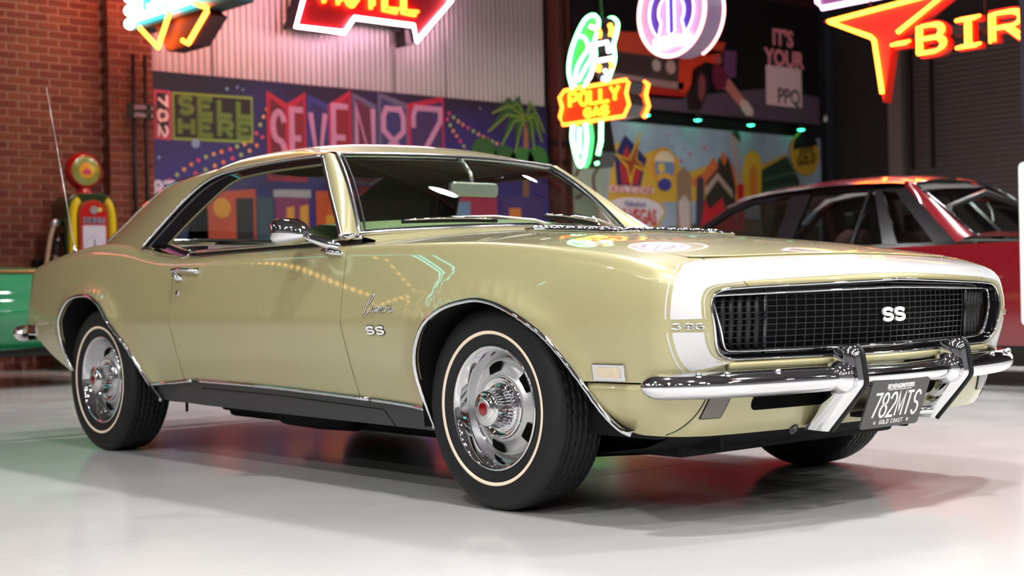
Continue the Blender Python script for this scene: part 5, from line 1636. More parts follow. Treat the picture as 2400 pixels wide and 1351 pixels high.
for i in range(7): shape('painted_coin', circ(10.30 + i * .125, 2.045, .055, 14), fg, 0, ink(222, 206, 206), GP, .032)
letters('painted_letters', 'WELCOME', .055, .075, .070, .020, (fg[0] + fg[1] * 10.675 + fg[2] * 2.008, fg[1], fg[2], fg[3]), .032, .034, ink(190, 60, 66), GP)
font_mesh('painted_letters', 'LAS VEGAS', .30, (fg[0] + fg[1] * 10.70 + fg[2] * 1.66 + fg[3] * .034, fg[1], fg[2], fg[3]), .001, ink(196, 56, 50), GP, sx=.62, bold=.006)
font_mesh('painted_letters', 'Fabulous', .12, (fg[0] + fg[1] * 10.72 + fg[2] * 1.85 + fg[3] * .034, fg[1], fg[2], fg[3]), .001, ink(90, 96, 160), GP, shear=.3)
for i in range(14): shape('paint_splash', circ(random.uniform(11.4, 12.7), random.uniform(2.45, 2.9), random.uniform(.012, .028), 8), fg, 0, ink(*random.choice([(206, 70, 110), (90, 160, 170), (206, 100, 120)])), GP, .004)
for P in ([(9.62, 2.2), (9.75, 2.36), (9.95, 2.45), (10.05, 2.35), (9.95, 2.2), (9.98, 2.0), (10.15, 1.85)], [(9.62, 1.9), (9.8, 1.98), (10.0, 1.95)]):
    mb = MB(); ribbon(mb, [tuple(p) for p in smooth_poly(P, 6)], .035, fg, 0, .02); mb.build('painted_vine', ink(92, 60, 58), GP)
# oval beer sign on that wall
OV = MB().prism(circ(14.49, 2.72, .33, 32, .345), (Vector((XB + .175, 0, 0)), Vector((0, 1, 0)), Vector((0, 0, 1)), Vector((1, 0, 0))), -.03, .02).build('oval_sign', ink(186, 150, 44)); tag(OV, 'round yellow and black sign at the right end of the travel mural', 'sign')
fo = frame((XB + .195, 14.49, 2.72), (0, 1, 0), (0, 0, 1))
shape('sign_top', [(.33 * math.cos(t), .345 * math.sin(t)) for t in np.linspace(.42, PI - .12, 16)], fo, 0, ink(16, 18, 24), OV)
letters('sign_letters', 'XXXX', .065, .095, .03, .026, (fo[0] + fo[1] * .0 + fo[2] * .0, (fo[1] + fo[2] * .22).normalized(), fo[2], fo[3]), .003, .006, ink(60, 40, 20), OV)
letters('sign_letters', 'GOLD', .085, .13, .03, .032, (fo[0] + fo[1] * .0 + fo[2] * -.16, (fo[1] + fo[2] * .18).normalized(), fo[2], fo[3]), .003, .006, ink(60, 46, 14), OV)

# green spot lamps above the travel mural
GE = emis('green_lamp_glow', (.05, 1.0, .45), 9)
for i, (y, nm) in enumerate(((10.86, 'leftmost green spot lamp under the billboard, behind the parrot sign'), (11.92, 'green spot lamp under the billboard above the painted balloon'), (13.10, 'green spot lamp under the billboard above the painted globe tower'), (14.30, 'rightmost green spot lamp under the billboard above the yellow oval sign'))):
    L = empty('spot_lamp', (XB + .2, y, 3.10), nm, 'lamp', 'green spot lamps under the billboard')
    MB().lathe([(.05, .05), (.055, 0), (.055, -.03)], (XB + .25, y, 3.10), (0, 0, 1), 16).tube([(XB + .1, y, 3.14), (XB + .25, y, 3.14)], .012, 6).build('lamp_body', BLACK, L, True)
    MB().lathe([(.052, -.005), (.05, -.03), (0, -.045)], (XB + .25, y, 3.095), (0, 0, 1), 16).build('lamp_lens', GE, L, True)
SEN = MB().lathe([(0, -.05), (.03, -.04), (.035, 0), (.03, .05), (0, .06)], (XB + .1, 15.12, 3.30), (0, 0, 1), 14).build('wall_sensor', PWHITE, None, True); tag(SEN, 'small white sensor beside the billboard corner', 'sensor')

# height posts with two small signs in front of the pilaster
PO = empty('sign_stand', (PX + .12, 3.25, 0), 'two thin black posts carrying two small dark plates before the brick pilaster', 'sign')
for y in (3.17, 3.30): MB().tube([(PX + .12, y, 0), (PX + .12, y, 3.2)], .022, 10).build('post', BLACK, PO, True)
for z in (2.655, 2.575):
    p_ = MB().box((PX + .145, 3.08, z - .034), (PX + .155, 3.39, z + .034)).build('plate', BLACK, PO)
    letters('plate_text', '1 ZOOM 5A'.replace('Z', '2'), .022, .036, .011, .008, frame((PX + .156, 3.235, z - .018), (0, 1, 0), (0, 0, 1)), 0, .002, ink(190, 150, 170), p_)
BX1 = MB().box((XB + .02, 2.16, .98), (XB + .12, 2.42, 1.10)).build('wall_box', BLACK, bevel=.01); tag(BX1, 'small black box on the brick wall behind the coupe tail', 'box')
# ------------------------------------------------------------------ neon signs
N_WHITE = emis('neon_white', (1.0, .48, .62), 34.0)
N_SOFT = emis('neon_soft_white', (1.0, .85, .92), 5.0)
N_ORANGE = emis('neon_orange', (1.0, .075, .006), 24.0)
N_YELLOW = emis('neon_yellow', (1.0, .34, .015), 5.0)
N_AMBER = emis('neon_amber', (1.0, .115, .008), 30.0)
N_GREEN = emis('neon_green', (.10, 1.0, .22), 22.0)
N_TEAL = emis('neon_teal', (.16, .90, .86), 11.0)
N_PINK = emis('neon_pink', (1.0, .38, .36), 5.0)
N_VIOLET = emis('neon_violet_white', (.75, .60, 1.0), 4.0)
CREAMW = principled('cream_bulb_glow', (.9, .85, .8), .4)

def sign_root(name, loc, label): return empty(name, loc, label, 'neon sign')
def rod(root, a, b): return MB().tube([a, b], .012, 6).build('hanging_rod', BLACK, root, True)

# MOTEL arrow, parallel to the back wall
S = sign_root('motel_sign', (XB + .4, 6.1, 3.6), 'red neon MOTEL arrow sign with white tube border above the mural')
fs = frame((XB + .42, 0, 0), (0, 1, 0), (0, 0, 1))
ARW = [(5.05, 3.66), (5.70, 3.66), (5.84, 3.84), (6.69, 3.84), (6.73, 3.66), (7.27, 4.20), (6.73, 4.74), (6.69, 4.56), (5.05, 4.56), (5.20, 4.11)]
MB().prism([(p[0], p[1]) for p in ARW], fs, -.24, 0).build('sign_case', BLACK, S)
MB().prism([(5.09, 3.69), (5.68, 3.69), (5.82, 3.87), (6.715, 3.87), (6.75, 3.73), (7.22, 4.20), (6.75, 4.67), (6.71, 4.53), (5.10, 4.53), (5.23, 4.11)], fs, 0, .01).build('sign_face', principled('red_sign_face', cc(120, 8, 16), .35), S)
neon('border_tube', [ARW + [ARW[0]]], .024, fs, .035, N_WHITE, S)
mb = MB()
st, tw = text_strokes('MOTEL', .19, .42, .085)
neon('letter_tubes', [[(p[0] + 5.42, p[1] + 3.965 - .02 * 0) for p in s] for s in st], .022, fs, .045, N_ORANGE, S, txt='MOTEL')
neon('letter_tubes', [[(p[0] + 5.42 + .045, p[1] + 3.965 + .045) for p in s] for s in st], .016, fs, .045, N_ORANGE, S, txt='MOTEL')
MB().box((XB - .02, 5.6, 3.9), (XB + .2, 5.75, 4.05)).box((XB - .02, 6.4, 3.9), (XB + .2, 6.55, 4.05)).build('wall_bracket', BLACK, S)
shape('arrow_barb_case', [(6.62, 3.60), (6.74, 3.63), (6.74, 3.80), (6.62, 3.80)], fs, -.24, BLACK, S, .2)

# teal RESTAURANT sign, projecting from the wall
S = sign_root('restaurant_sign', (-8.8, 2.95, 3.2), 'teal neon RESTAURANT sign with orange zigzag tubes beside the brick wall')
fs = frame((-8.8, 2.90, 3.38), (1, 0, 0), (0, 0, 1))
TE = principled('teal_sign_face', cc(40, 120, 122), .45)
MB().prism([(-.95, -.02), (.95, -.02), (.95, .75), (-.95, .75)], fs, -.22, 0).build('sign_case', TE, S)
MB().prism([(-.95, -.05), (.95, -.05), (.95, -.02), (-.95, -.02)], fs, -.22, .01).build('sign_sill', principled('teal_edge', cc(20, 66, 70), .5), S)
st, tw = text_strokes('RESTAURANT', .125, .42, .055)
neon('letter_tubes', [[(p[0] - tw / 2 - .02, p[1] + .07) for p in s] for s in st], .030, fs, .05, N_TEAL, S, txt='RESTAURANT')
neon('base_tube', [[(-.93, .03), (.30, .03)]], .022, fs, .05, N_TEAL, S)
mb = MB()
for x_, z_ in ((-.97, .02), (-.97, .15), (-.97, .28)): mb.lathe([(0, -.05), (.045, -.03), (.055, 0), (.045, .03), (0, .05)], fs[0] + fs[1] * x_ + fs[2] * z_ + fs[3] * .03, (1, 0, 0), 12)
mb.build('bulb', emis('warm_bulb', (1, .95, .9), 8), S, True)
CASE2 = MB().prism([(-.55, -.05), (.40, -.05), (.52, -.12), (.18, -.34), (-.30, -.34)], fs, -.20, -.02).build('lower_case', principled('maroon_case', cc(44, 14, 20), .5), S)
neon('zigzag_tubes', [[(-.72, -.06), (-.36, -.30), (-.10, .02)], [(.12, -.30), (.22, -.345), (.58, -.10), (.58, -.07), (.36, .01)]], .022, fs, .05, N_AMBER, S)
for z_ in (.84, 1.02, 1.20): neon('wash_tubes', [[(-.9, z_), (.9, z_)]], .03, fs, .06, N_AMBER, S)  # tubes added above the view to wash the brick orange
MB().prism([(-.95, .75), (.95, .75), (.80, 1.30), (-.80, 1.30)], fs, -.22, 0).build('wash_tube_case', TE, S)  # unseen case added behind the wash tubes
fsb = (fs[0] - fs[3] * .22, fs[1], fs[2], -fs[3])
CORAL_WASH = emis('coral_wash', (1.0, .26, .22), 38.0)  # glow of the added back tubes, tints the corrugated sheets coral
for z_ in (.48, .66, .84, 1.02, 1.20): neon('wash_tubes', [[(-.9, z_), (.9, z_)]], .03, fsb, .06, CORAL_WASH, S)  # unseen tubes added to light the corrugated sheets
for d_ in (-.04, -.18): neon('edge_wash_tubes', [[(-1.0, .36), (-1.0, 1.25)]], .03, fs, d_, N_AMBER, S)  # unseen end tubes added to throw orange light on the wall
for x_ in (-.7, .7): rod(S, fs[0] + fs[1] * x_ + fs[2] * .75 - fs[3] * .1, fs[0] + fs[1] * x_ + Vector((0, 0, ZT - 3.38)) - fs[3] * .1)

# parrot gas sign
S = sign_root('parrot_sign', (-6.4, 6.0, 1.9), 'green neon parrot sign with an orange lettered board in front of the billboard')
fs = frame((-6.43, 6.0, 2.30), (1, 0, 0), (0, 0, 1))
GF_ = principled('green_sign_face', cc(8, 130, 50), .4)
board = [(-.43, .0), (.40, .0), (.47, .10), (.435, .21), (.47, .31), (.44, .335), (-.40, .33), (-.47, .27), (-.435, .17), (-.47, .08)]
MB().prism(board, fs, -.20, 0).build('board_case', BLACKG, S)
MB().prism([(p[0] * .97, .167 + (p[1] - .167) * .93) for p in board], fs, 0, .008).build('board_face', principled('orange_sign_face', cc(214, 70, 12), .4), S)
neon('board_tube', [board + [board[0]]], .016, fs, .03, N_ORANGE, S)
fs2 = (fs[0] - fs[3] * .20, fs[1], fs[2], fs[3])
neon('back_tube', [[(.43, .335), (.485, .31), (.45, .21), (.485, .10), (.42, .0)]], .018, fs2, -.02, N_ORANGE, S)
st, tw = text_strokes('POLLY', .105, .125, .035)
neon('letter_tubes', [[(p[0] - tw / 2, p[1] + .165) for p in s] for s in st], .017, fs, .025, N_YELLOW, S, txt='POLLY')
st, tw = text_strokes('GAS', .085, .075, .028)
neon('letter_tubes', [[(p[0] - tw / 2 + .03, p[1] + .045) for p in s] for s in st], .017, fs, .025, N_YELLOW, S, txt='GAS')
body = smooth_poly([(-.28, .33), (-.33, .50), (-.30, .68), (-.20, .86), (-.08, .985), (.03, 1.00), (.09, .94), (.07, .84), (.03, .74), (.04, .60), (-.04, .44), (-.12, .33)], 5)
MB().prism([tuple(p) for p in body], fs, -.20, 0).build('bird_case', BLACKG, S)
MB().prism([tuple(p) for p in body], fs, 0, .006).build('bird_face', GF_, S)
neon('bird_tubes', [[tuple(p) for p in body], [tuple(p) for p in smooth_poly([(-.26, .36), (-.22, .52), (-.14, .62), (-.06, .70), (-.10, .80), (-.20, .84)], 5)], [tuple(p) for p in smooth_poly([(-.20, .40), (-.10, .52), (-.02, .60), (.0, .74)], 4)]], .017, fs, .03, N_GREEN, S)
fs3 = (fs[0] - fs[3] * .20, fs[1], fs[2], -fs[3])
neon('bird_tubes', [[tuple(p) for p in body]], .017, fs3, .03, N_GREEN, S)
neon('white_tubes', [[(-.10, .37), (-.04, .42), (.0, .50)], [(.05, .72), (.20, .72), (.22, .62)], [(.08, .56), (.26, .56)], [(-.02, .90), (.03, .88)], [(.16, .46), (.19, .42)], [(.14, .36), (.15, .40)]], .020, fs, .03, N_SOFT, S)
neon('beak_tubes', [[(.08, .86), (.105, .82), (.09, .78)], [(.24, .88), (.265, .83), (.25, .77)], [(.05, .54), (.09, .50), (.07, .46)], [(.25, .53), (.265, .49), (.25, .46)]], .022, fs, .03, N_AMBER, S)
tail = [tuple(p) for p in smooth_poly([(-.29, -.02), (-.30, -.16), (-.24, -.36), (-.19, -.42), (-.14, -.34), (-.10, -.16), (-.12, -.02)], 4)]
MB().prism([(-.30, -.0), (.0, 0), (.06, -.30), (.02, -.44), (-.18, -.44), (-.28, -.25)], fs, -.20, -.004).build('tail_case', BLACKG, S)
neon('tail_tubes', [tail, [(-.20, -.05), (-.21, -.30)]], .020, fs, .03, N_GREEN, S)
neon('tail_tubes', [[(.07, -.02), (.06, -.20), (.02, -.33)], [(.0, -.40), (.005, -.42)]], .020, fs, .0, N_GREEN, S)
rod(S, fs[0] + fs[2] * 1.0 - fs[3] * .1, Vector((fs[0].x, 6.1, ZT)))

# round badge sign
S = sign_root('round_badge_sign', (-5.41, 6.0, 2.8), 'round pink and violet neon badge sign hanging beside the parrot sign')
fs = frame((-5.41, 6.0, 3.18), (1, 0, 0), (0, 0, 1))
MB().prism(circ(0, 0, .405, 40), fs, -.22, 0).build('sign_case', principled('grey_violet_case', cc(120, 100, 130), .4), S)
MB().prism(circ(0, 0, .385, 40), fs, 0, .008).build('sign_face', principled('lilac_sign_face', cc(206, 170, 214), .4), S)
neon('rim_tube', [circ(0, 0, .40, 48) + [(.40, 0)]], .017, fs, .03, N_PINK, S)
neon('rim_tube', [[(.405 * math.cos(t), .405 * math.sin(t)) for t in np.linspace(-1.2, 1.4, 24)]], .016, (fs[0] - fs[3] * .22, fs[1], fs[2], fs[3]), .0, N_PINK, S)
OMB = principled('violet_emblem', cc(50, 22, 170), .4)
def half_ring(sg):
    P = [(sg * (.27 * math.sin(t)), .27 * math.cos(t) - .0) for t in np.linspace(.25, 2.50, 16)] + [(sg * (.155 * math.sin(t)), .155 * math.cos(t)) for t in np.linspace(2.2, .35, 14)]
    return P
for sg in (-1, 1):
    P = half_ring(sg)
    MB().prism(P if sg > 0 else P[::-1], fs, .008, .014).build('emblem_half', OMB, S)
    neon('emblem_tubes', [P + [P[0]]], .009, fs, .03, N_VIOLET, S)
bar = [(-.04, .30), (-.04, -.17)] + [(.04 * math.cos(t), -.17 + .04 * math.sin(t)) for t in np.linspace(PI, 2 * PI, 8)] + [(.04, .30)]
MB().prism(bar, fs, .008, .014).build('emblem_bar', OMB, S)
neon('emblem_tubes', [bar + [bar[0]]], .009, fs, .03, N_VIOLET, S)
st, tw = text_strokes('MOPAR', .062, .085, .026)
neon('letter_tubes', [[(p[0] - tw / 2, p[1] - .315) for p in s] for s in st], .015, fs, .03, N_SOFT, S, txt='MOPAR')
rod(S, fs[0] + fs[2] * .40 - fs[3] * .1, Vector((fs[0].x, 6.1, ZT)))

# T-BIRD sign before the roller door
S = sign_root('pointed_letter_sign', (-5.9, 10.0, 2.7), 'orange neon sign with a long pointed T and block letters before the roller door')
fs = frame((-5.93, 10.0, 2.70), (1, 0, 0), (0, 0, 1))
TEEF = [(.0, .0), (-.115, .71), (-.15, .74), (-.79, 1.02), (1.02, 1.13), (.30, .72), (.12, .66), (.02, .12)]
RS_ = principled('red_orange_face', cc(206, 44, 26), .4, )
MB().prism(TEEF, fs, -.15, 0).build('tee_case', RS_, S)
neon('tee_tube', [[(.005, .10), (-.085, .70), (-.13, .745), (-.70, 1.0), (.88, 1.10), (.22, .745)]], .024, fs, .03, N_AMBER, S)
def fat(ch, x0, w, z0, h):
    for s in GLYPH[ch]: yield [(x0 + p[0] * w, z0 + p[1] * h) for p in s]
for ch, x0, w in (('-', .13, .24), ('B', .49, .30), ('I', .93, .30), ('R', 1.36, .34), ('D', 1.86, .34)):
    z0, h = (.47, .29)
    face = MB()
    for s in fat(ch, x0, w, z0, h): ribbon(face, s, .095, fs, -.10, 0)
    if ch == 'I':
        for z in (z0, z0 + h): ribbon(face, [(x0 + .02, z), (x0 + w - .02, z)], .06, fs, -.10, 0)
    face.build('letter_case', RS_, S)
    P = list(fat(ch, x0, w, z0, h))
    if ch == 'I': P += [[(x0 + .03, z0), (x0 + w - .03, z0)], [(x0 + .03, z0 + h), (x0 + w - .03, z0 + h)]]
    neon('letter_tubes', [[(p[0] - .02, p[1]) for p in s] for s in P], .015, fs, .03, N_AMBER, S)
    neon('letter_tubes', [[(p[0] + .03, p[1] + .012) for p in s] for s in P], .010, fs, .03, N_AMBER, S)
MB().box((-5.8, 10.11, 3.30), (-3.7, 10.14, 3.34)).build('letter_rail', BLACK, S)
rod(S, fs[0] + fs[1] * -.2 + fs[2] * 1.05 - fs[3] * .08, Vector((-6.13, 10.08, ZT))); rod(S, fs[0] + fs[1] * 1.2 + fs[2] * .5 - fs[3] * .12, Vector((-4.73, 10.12, ZT)))
# violet sign above it, only its lower edge in view
S = sign_root('violet_sign', (-6.7, 11.0, 4.1), 'violet-white neon sign edge at the top above the orange T')
fs = frame((-6.9, 11.0, 4.10), (1, 0, 0), (0, 0, 1))
vb = [(-.55, .0), (.62, .0), (.62, .5), (-.62, .5), (-.62, .08)]
MB().prism(vb, fs, -.12, 0).build('sign_case', principled('mauve_case', cc(120, 80, 120), .4), S)
neon('border_tube', [vb + [vb[0]]], .03, fs, .03, emis('neon_lilac', (1.0, .62, 1.0), 4.5), S)
rod(S, fs[0] + fs[2] * .5 - fs[3] * .06, Vector((-6.9, 11.06, ZT)))

# two signs on the far left of the brick wall: only their reflections reach the paintwork
S = sign_root('bulb_arrow_sign', (XB + .25, -6.6, 2.4), 'marquee arrow sign edged with yellow bulbs, seen only as a reflection on the coupe door')
fs = frame((XB + .2, -6.6, 2.5), (0, 1, 0), (0, 0, 1))
ar = [(-1.9, .40), (-1.2, -.10), (-1.2, .12), (1.5, .12), (1.5, .75), (-1.2, .75), (-1.2, .95)]
MB().prism(ar, fs, -.15, 0).build('sign_case', BLACK, S)
BU = emis('yellow_bulb', (1.0, .52, .12), 9)
mb = MB()
for i in range(len(ar)):
    a, b_ = np.array(ar[i]), np.array(ar[(i + 1) % len(ar)]); n_ = max(2, int(np.linalg.norm(b_ - a) / .10))
    for k in range(n_):
        q = a + (b_ - a) * k / n_; c = fs[0] + fs[1] * float(q[0]) + fs[2] * float(q[1]) + fs[3] * .03
        mb.lathe([(0, -.028), (.028, 0), (0, .028)], c, (1, 0, 0), 6)
o = mb.build('edge_bulbs', BU, S, True); o['kind'] = 'stuff'
st, tw = text_strokes('CAFE', .35, .38, .20)
neon('letter_tubes', [[(p[0] - tw / 2 + .15, p[1] + .24) for p in s] for s in st], .018, fs, .03, emis('neon_pale', (.75, .95, .8), 2.0), S)
S = sign_root('cyan_line_sign', (XB + .25, -8.4, 3.7), 'long cyan neon line sign, seen only as a reflection on the coupe fender')
fs = frame((XB + .2, -8.4, 3.9), (0, 1, 0), (0, 0, 1))
MB().box((XB + .0, -11.6, 3.8), (XB + .12, -5.2, 4.6)).build('sign_case', BLACK, S)
neon('line_tubes', [[(-3.1, .55), (-2.2, .30), (2.9, .30), (3.1, .42)], [(-2.9, .08), (-2.3, .0), (2.9, .0)], [(-2.9, -.02), (-2.3, -.10), (2.6, -.10)]], .022, fs, .02, N_TEAL, S)
S = sign_root('pink_script_sign', (XB + .25, -3.4, 3.7), 'pink and violet neon scroll sign, seen only as a reflection on the coupe quarter panel')
fs = frame((XB + .2, -3.6, 3.9), (0, 1, 0), (0, 0, 1))
MB().box((XB + .0, -4.9, 3.6), (XB + .12, -2.2, 4.6)).build('sign_case', BLACK, S)
neon('scroll_tubes', [[tuple(p) for p in smooth_poly([(-1.1, 0), (-.8, .5), (-.5, .1), (-.2, .5), (.1, .1), (.4, .5), (.8, .2), (1.2, .3)], 6)], [(-1.1, -.15), (1.2, -.1)]], .03, fs, .02, emis('neon_magenta', (1.0, .35, .8), 5), S)
neon('scroll_tubes', [[(-1.1, -.24), (1.1, -.20)]], .025, fs, .02, N_AMBER, S)

# ------------------------------------------------------------------ petrol pump
PU = empty('petrol_pump', (-9.95, 2.47, 0), 'vintage green petrol pump with yellow ribs and red globe before the brick wall', 'petrol pump')
GD = principled('dark_green_enamel', cc(28, 50, 16), .25, 0, .6); YE = principled('yellow_enamel', cc(206, 176, 12), .25, 0, .5); RE = principled('red_enamel', cc(170, 16, 18), .22, 0, .6); WD_ = principled('white_dial', cc(186, 180, 196), .35)
x0, x1, y0, y1 = -10.2, -9.86, 2.21, 2.74
def tomb(w, zb, zt, r, n=10):
    return [(-w, zb), (w, zb)] + [(w - r + r * math.cos(t), zt - r + r * math.sin(t)) for t in np.linspace(0, PI / 2, n)] + [(-w + r - r * math.sin(t), zt - r + r * math.cos(t)) for t in np.linspace(0, PI / 2, n)]
ff = frame((x1, 2.475, 0), (0, 1, 0), (0, 0, 1))
MB().prism(tomb(.265, .0, 1.72, .16), ff, -.34, 0).build('pump_body', GD, PU, False, bevel=.01)
MB().prism(tomb(.29, 0, .12, .01), ff, -.37, .03).build('pump_base', GD, PU, False)
for sgn in (-1, 1):
    P = [(sgn * .245, .12), (sgn * .175, .12), (sgn * .175, 1.50)] + [(sgn * (.175 - .06 * math.sin(t)), 1.50 + .14 * math.sin(t)) for t in np.linspace(0, 1.2, 5)] + [(sgn * (.245 - .09 * t), 1.56 + .13 * math.sin(t * 1.5)) for t in np.linspace(1, 0, 6)]
    mb = MB().tube([ff[0] + ff[1] * (sgn * .205) + ff[2] * z + ff[3] * .005 for z in (.14, .8, 1.45)] + [ff[0] + ff[1] * (sgn * (.205 - .075 * (1 - math.cos(t)))) + ff[2] * (1.45 + .20 * math.sin(t)) + ff[3] * .005 for t in np.linspace(.3, 1.45, 6)], .042, 12)
    mb.build('pump_rib', YE, PU, True)
MB().prism(tomb(.150, .55, 1.655, .149), ff, 0, .035).build('pump_door', principled('rust_red_frame', cc(158, 52, 22), .3, 0, .5), PU)
MB().prism(tomb(.128, .60, 1.63, .127), ff, .035, .042).build('door_panel', RE, PU)
MB().prism([(p[0], 1.17 + p[1]) for p in rrect(.118, .235, .01)], ff, .042, .05).build('dial_face', WD_, PU)
MB().prism([(-.006, 1.17), (.006, 1.17), (.003, 1.27), (-.003, 1.27)], ff, .05, .056).build('dial_hand', BLACK, PU)
MB().prism(circ(0, 1.17, .022, 12), ff, .05, .055).build('dial_hub', BLACK, PU)
mb = MB()
for i in range(24):
    t = 2 * PI * i / 24
    mb.prism(circ(.10 * math.cos(t), 1.17 + .13 * math.sin(t), .0045, 6), ff, .05, .053)
mb.build('dial_marks', BLACK, PU)
MB().prism([(-.11, 1.425), (.11, 1.425), (.11, 1.485), (-.11, 1.485)], ff, .042, .05).build('price_window', ink(130, 110, 130), PU)
letters('price_digits', 'O827', .03, .04, .022, .009, (ff[0] + ff[2] * 1.435, ff[1], ff[2], ff[3]), .05, .053, ink(60, 30, 50), PU)
MB().prism(circ(.0, 1.555, .04, 16), ff, .042, .052).build('badge', SATIN, PU)
MB().prism(circ(.06, 1.56, .02, 10), ff, .042, .052).build('badge_lamp', ink(190, 200, 90), PU)
gc = Vector((-10.0, 2.455, 1.945))
MB().lathe([(.10, -.24), (.075, -.20), (.06, -.16), (.075, -.13)], gc, (0, 0, 1), 24).build('globe_neck', RE, PU, True)
ax_ = Vector((1, 0, 0))
MB().lathe([(.0, -.09), (.10, -.085), (.165, -.06), (.188, 0), (.165, .06), (.145, .075)], gc, ax_, 36).build('globe', RE, PU, True)
MB().lathe([(.148, .072), (.12, .084), (.06, .092)], gc, ax_, 32).build('globe_ring', principled('olive_enamel', cc(120, 122, 30), .3, 0, .6), PU, True)
MB().lathe([(.085, .0885), (.05, .094), (0, .096)], gc, ax_, 24).build('globe_centre', principled('orange_enamel', cc(206, 140, 10), .3, 0, .6), PU, True)
MB().prism([(-.05, -.03), (.05, -.03), (.03, .01), (0, .03), (-.03, .01)], frame(gc + Vector((.0935, 0, -.005)), (0, 1, 0), (0, 0, 1)), 0, .005).build('globe_mark', ink(170, 40, 80), PU)
# hose and nozzle on the near side
HB = principled('beige_hose', cc(160, 136, 116), .6)
MB().tube(smooth_poly([(-9.98, 2.18, 1.42), (-9.96, 2.13, 1.40), (-9.95, 2.08, 1.25), (-9.95, 2.03, .9), (-9.96, 2.04, .5), (-9.97, 2.10, .35), (-9.98, 2.15, .5), (-9.98, 2.16, .9), (-9.98, 2.15, 1.12)], 6), .021, 8).build('hose', HB, PU, True)
MB().tube([(-9.98, 2.20, 1.44), (-9.97, 2.14, 1.44), (-9.97, 2.12, 1.40)], .03, 10).build('hose_joint', SATIN, PU, True)
MB().tube([(-9.97, 2.15, 1.12), (-9.97, 2.16, 1.22), (-9.97, 2.19, 1.33)], [.02, .03, .022], 8).build('nozzle', BLACKG, PU, True)

# ------------------------------------------------------------------ red sedan behind
RC = empty('red_sedan', (-2.6, 5.7, 0), 'dark red four-door sedan with black window frames behind the coupe nose', 'car')
RP = principled('red_car_paint', cc(120, 10, 24), .25, .1, 1.0)
YN, YC, YFAR = 4.72, 5.60, 6.48
def rs_y(x, z):
    """near-side half-width surface: returns distance from car centreline"""
    w = .88 - .05 * abs((x + 2.65) / 2.4)**3
    w -= .10 * max(0, (.55 - z) / .55)**2 + .055 * max(0, (z - .55) / .40)**2
    return w
def RSide(s, v):
    s = np.asarray(s, float); v = np.asarray(v, float)
    w = .88 - .06 * np.abs((s + 2.65) / 2.4)**3
    w = w - .10 * np.maximum(0, (.55 - v) / .55)**2 - .055 * np.maximum(0, (v - .55) / .40)**2
    return s, w, v
def side_panel(name, outline, mat, sgn, res=.06, off=0, flange=.01):
    V, F, N = panel_data(RSide, outline, res=res, off=off, flange=flange)
    V = V * [1, sgn, 1] + [0, YC, 0]; N = N * [1, sgn, 1]
    if sgn < 0: F = [tuple(reversed(f)) for f in F]
    return mesh_obj(name, V, F, mat, RC, True, N)
def arch(xc, r, zc=.31): return [(xc + r * math.cos(t), zc + r * math.sin(t)) for t in np.linspace(0, PI, 14)]
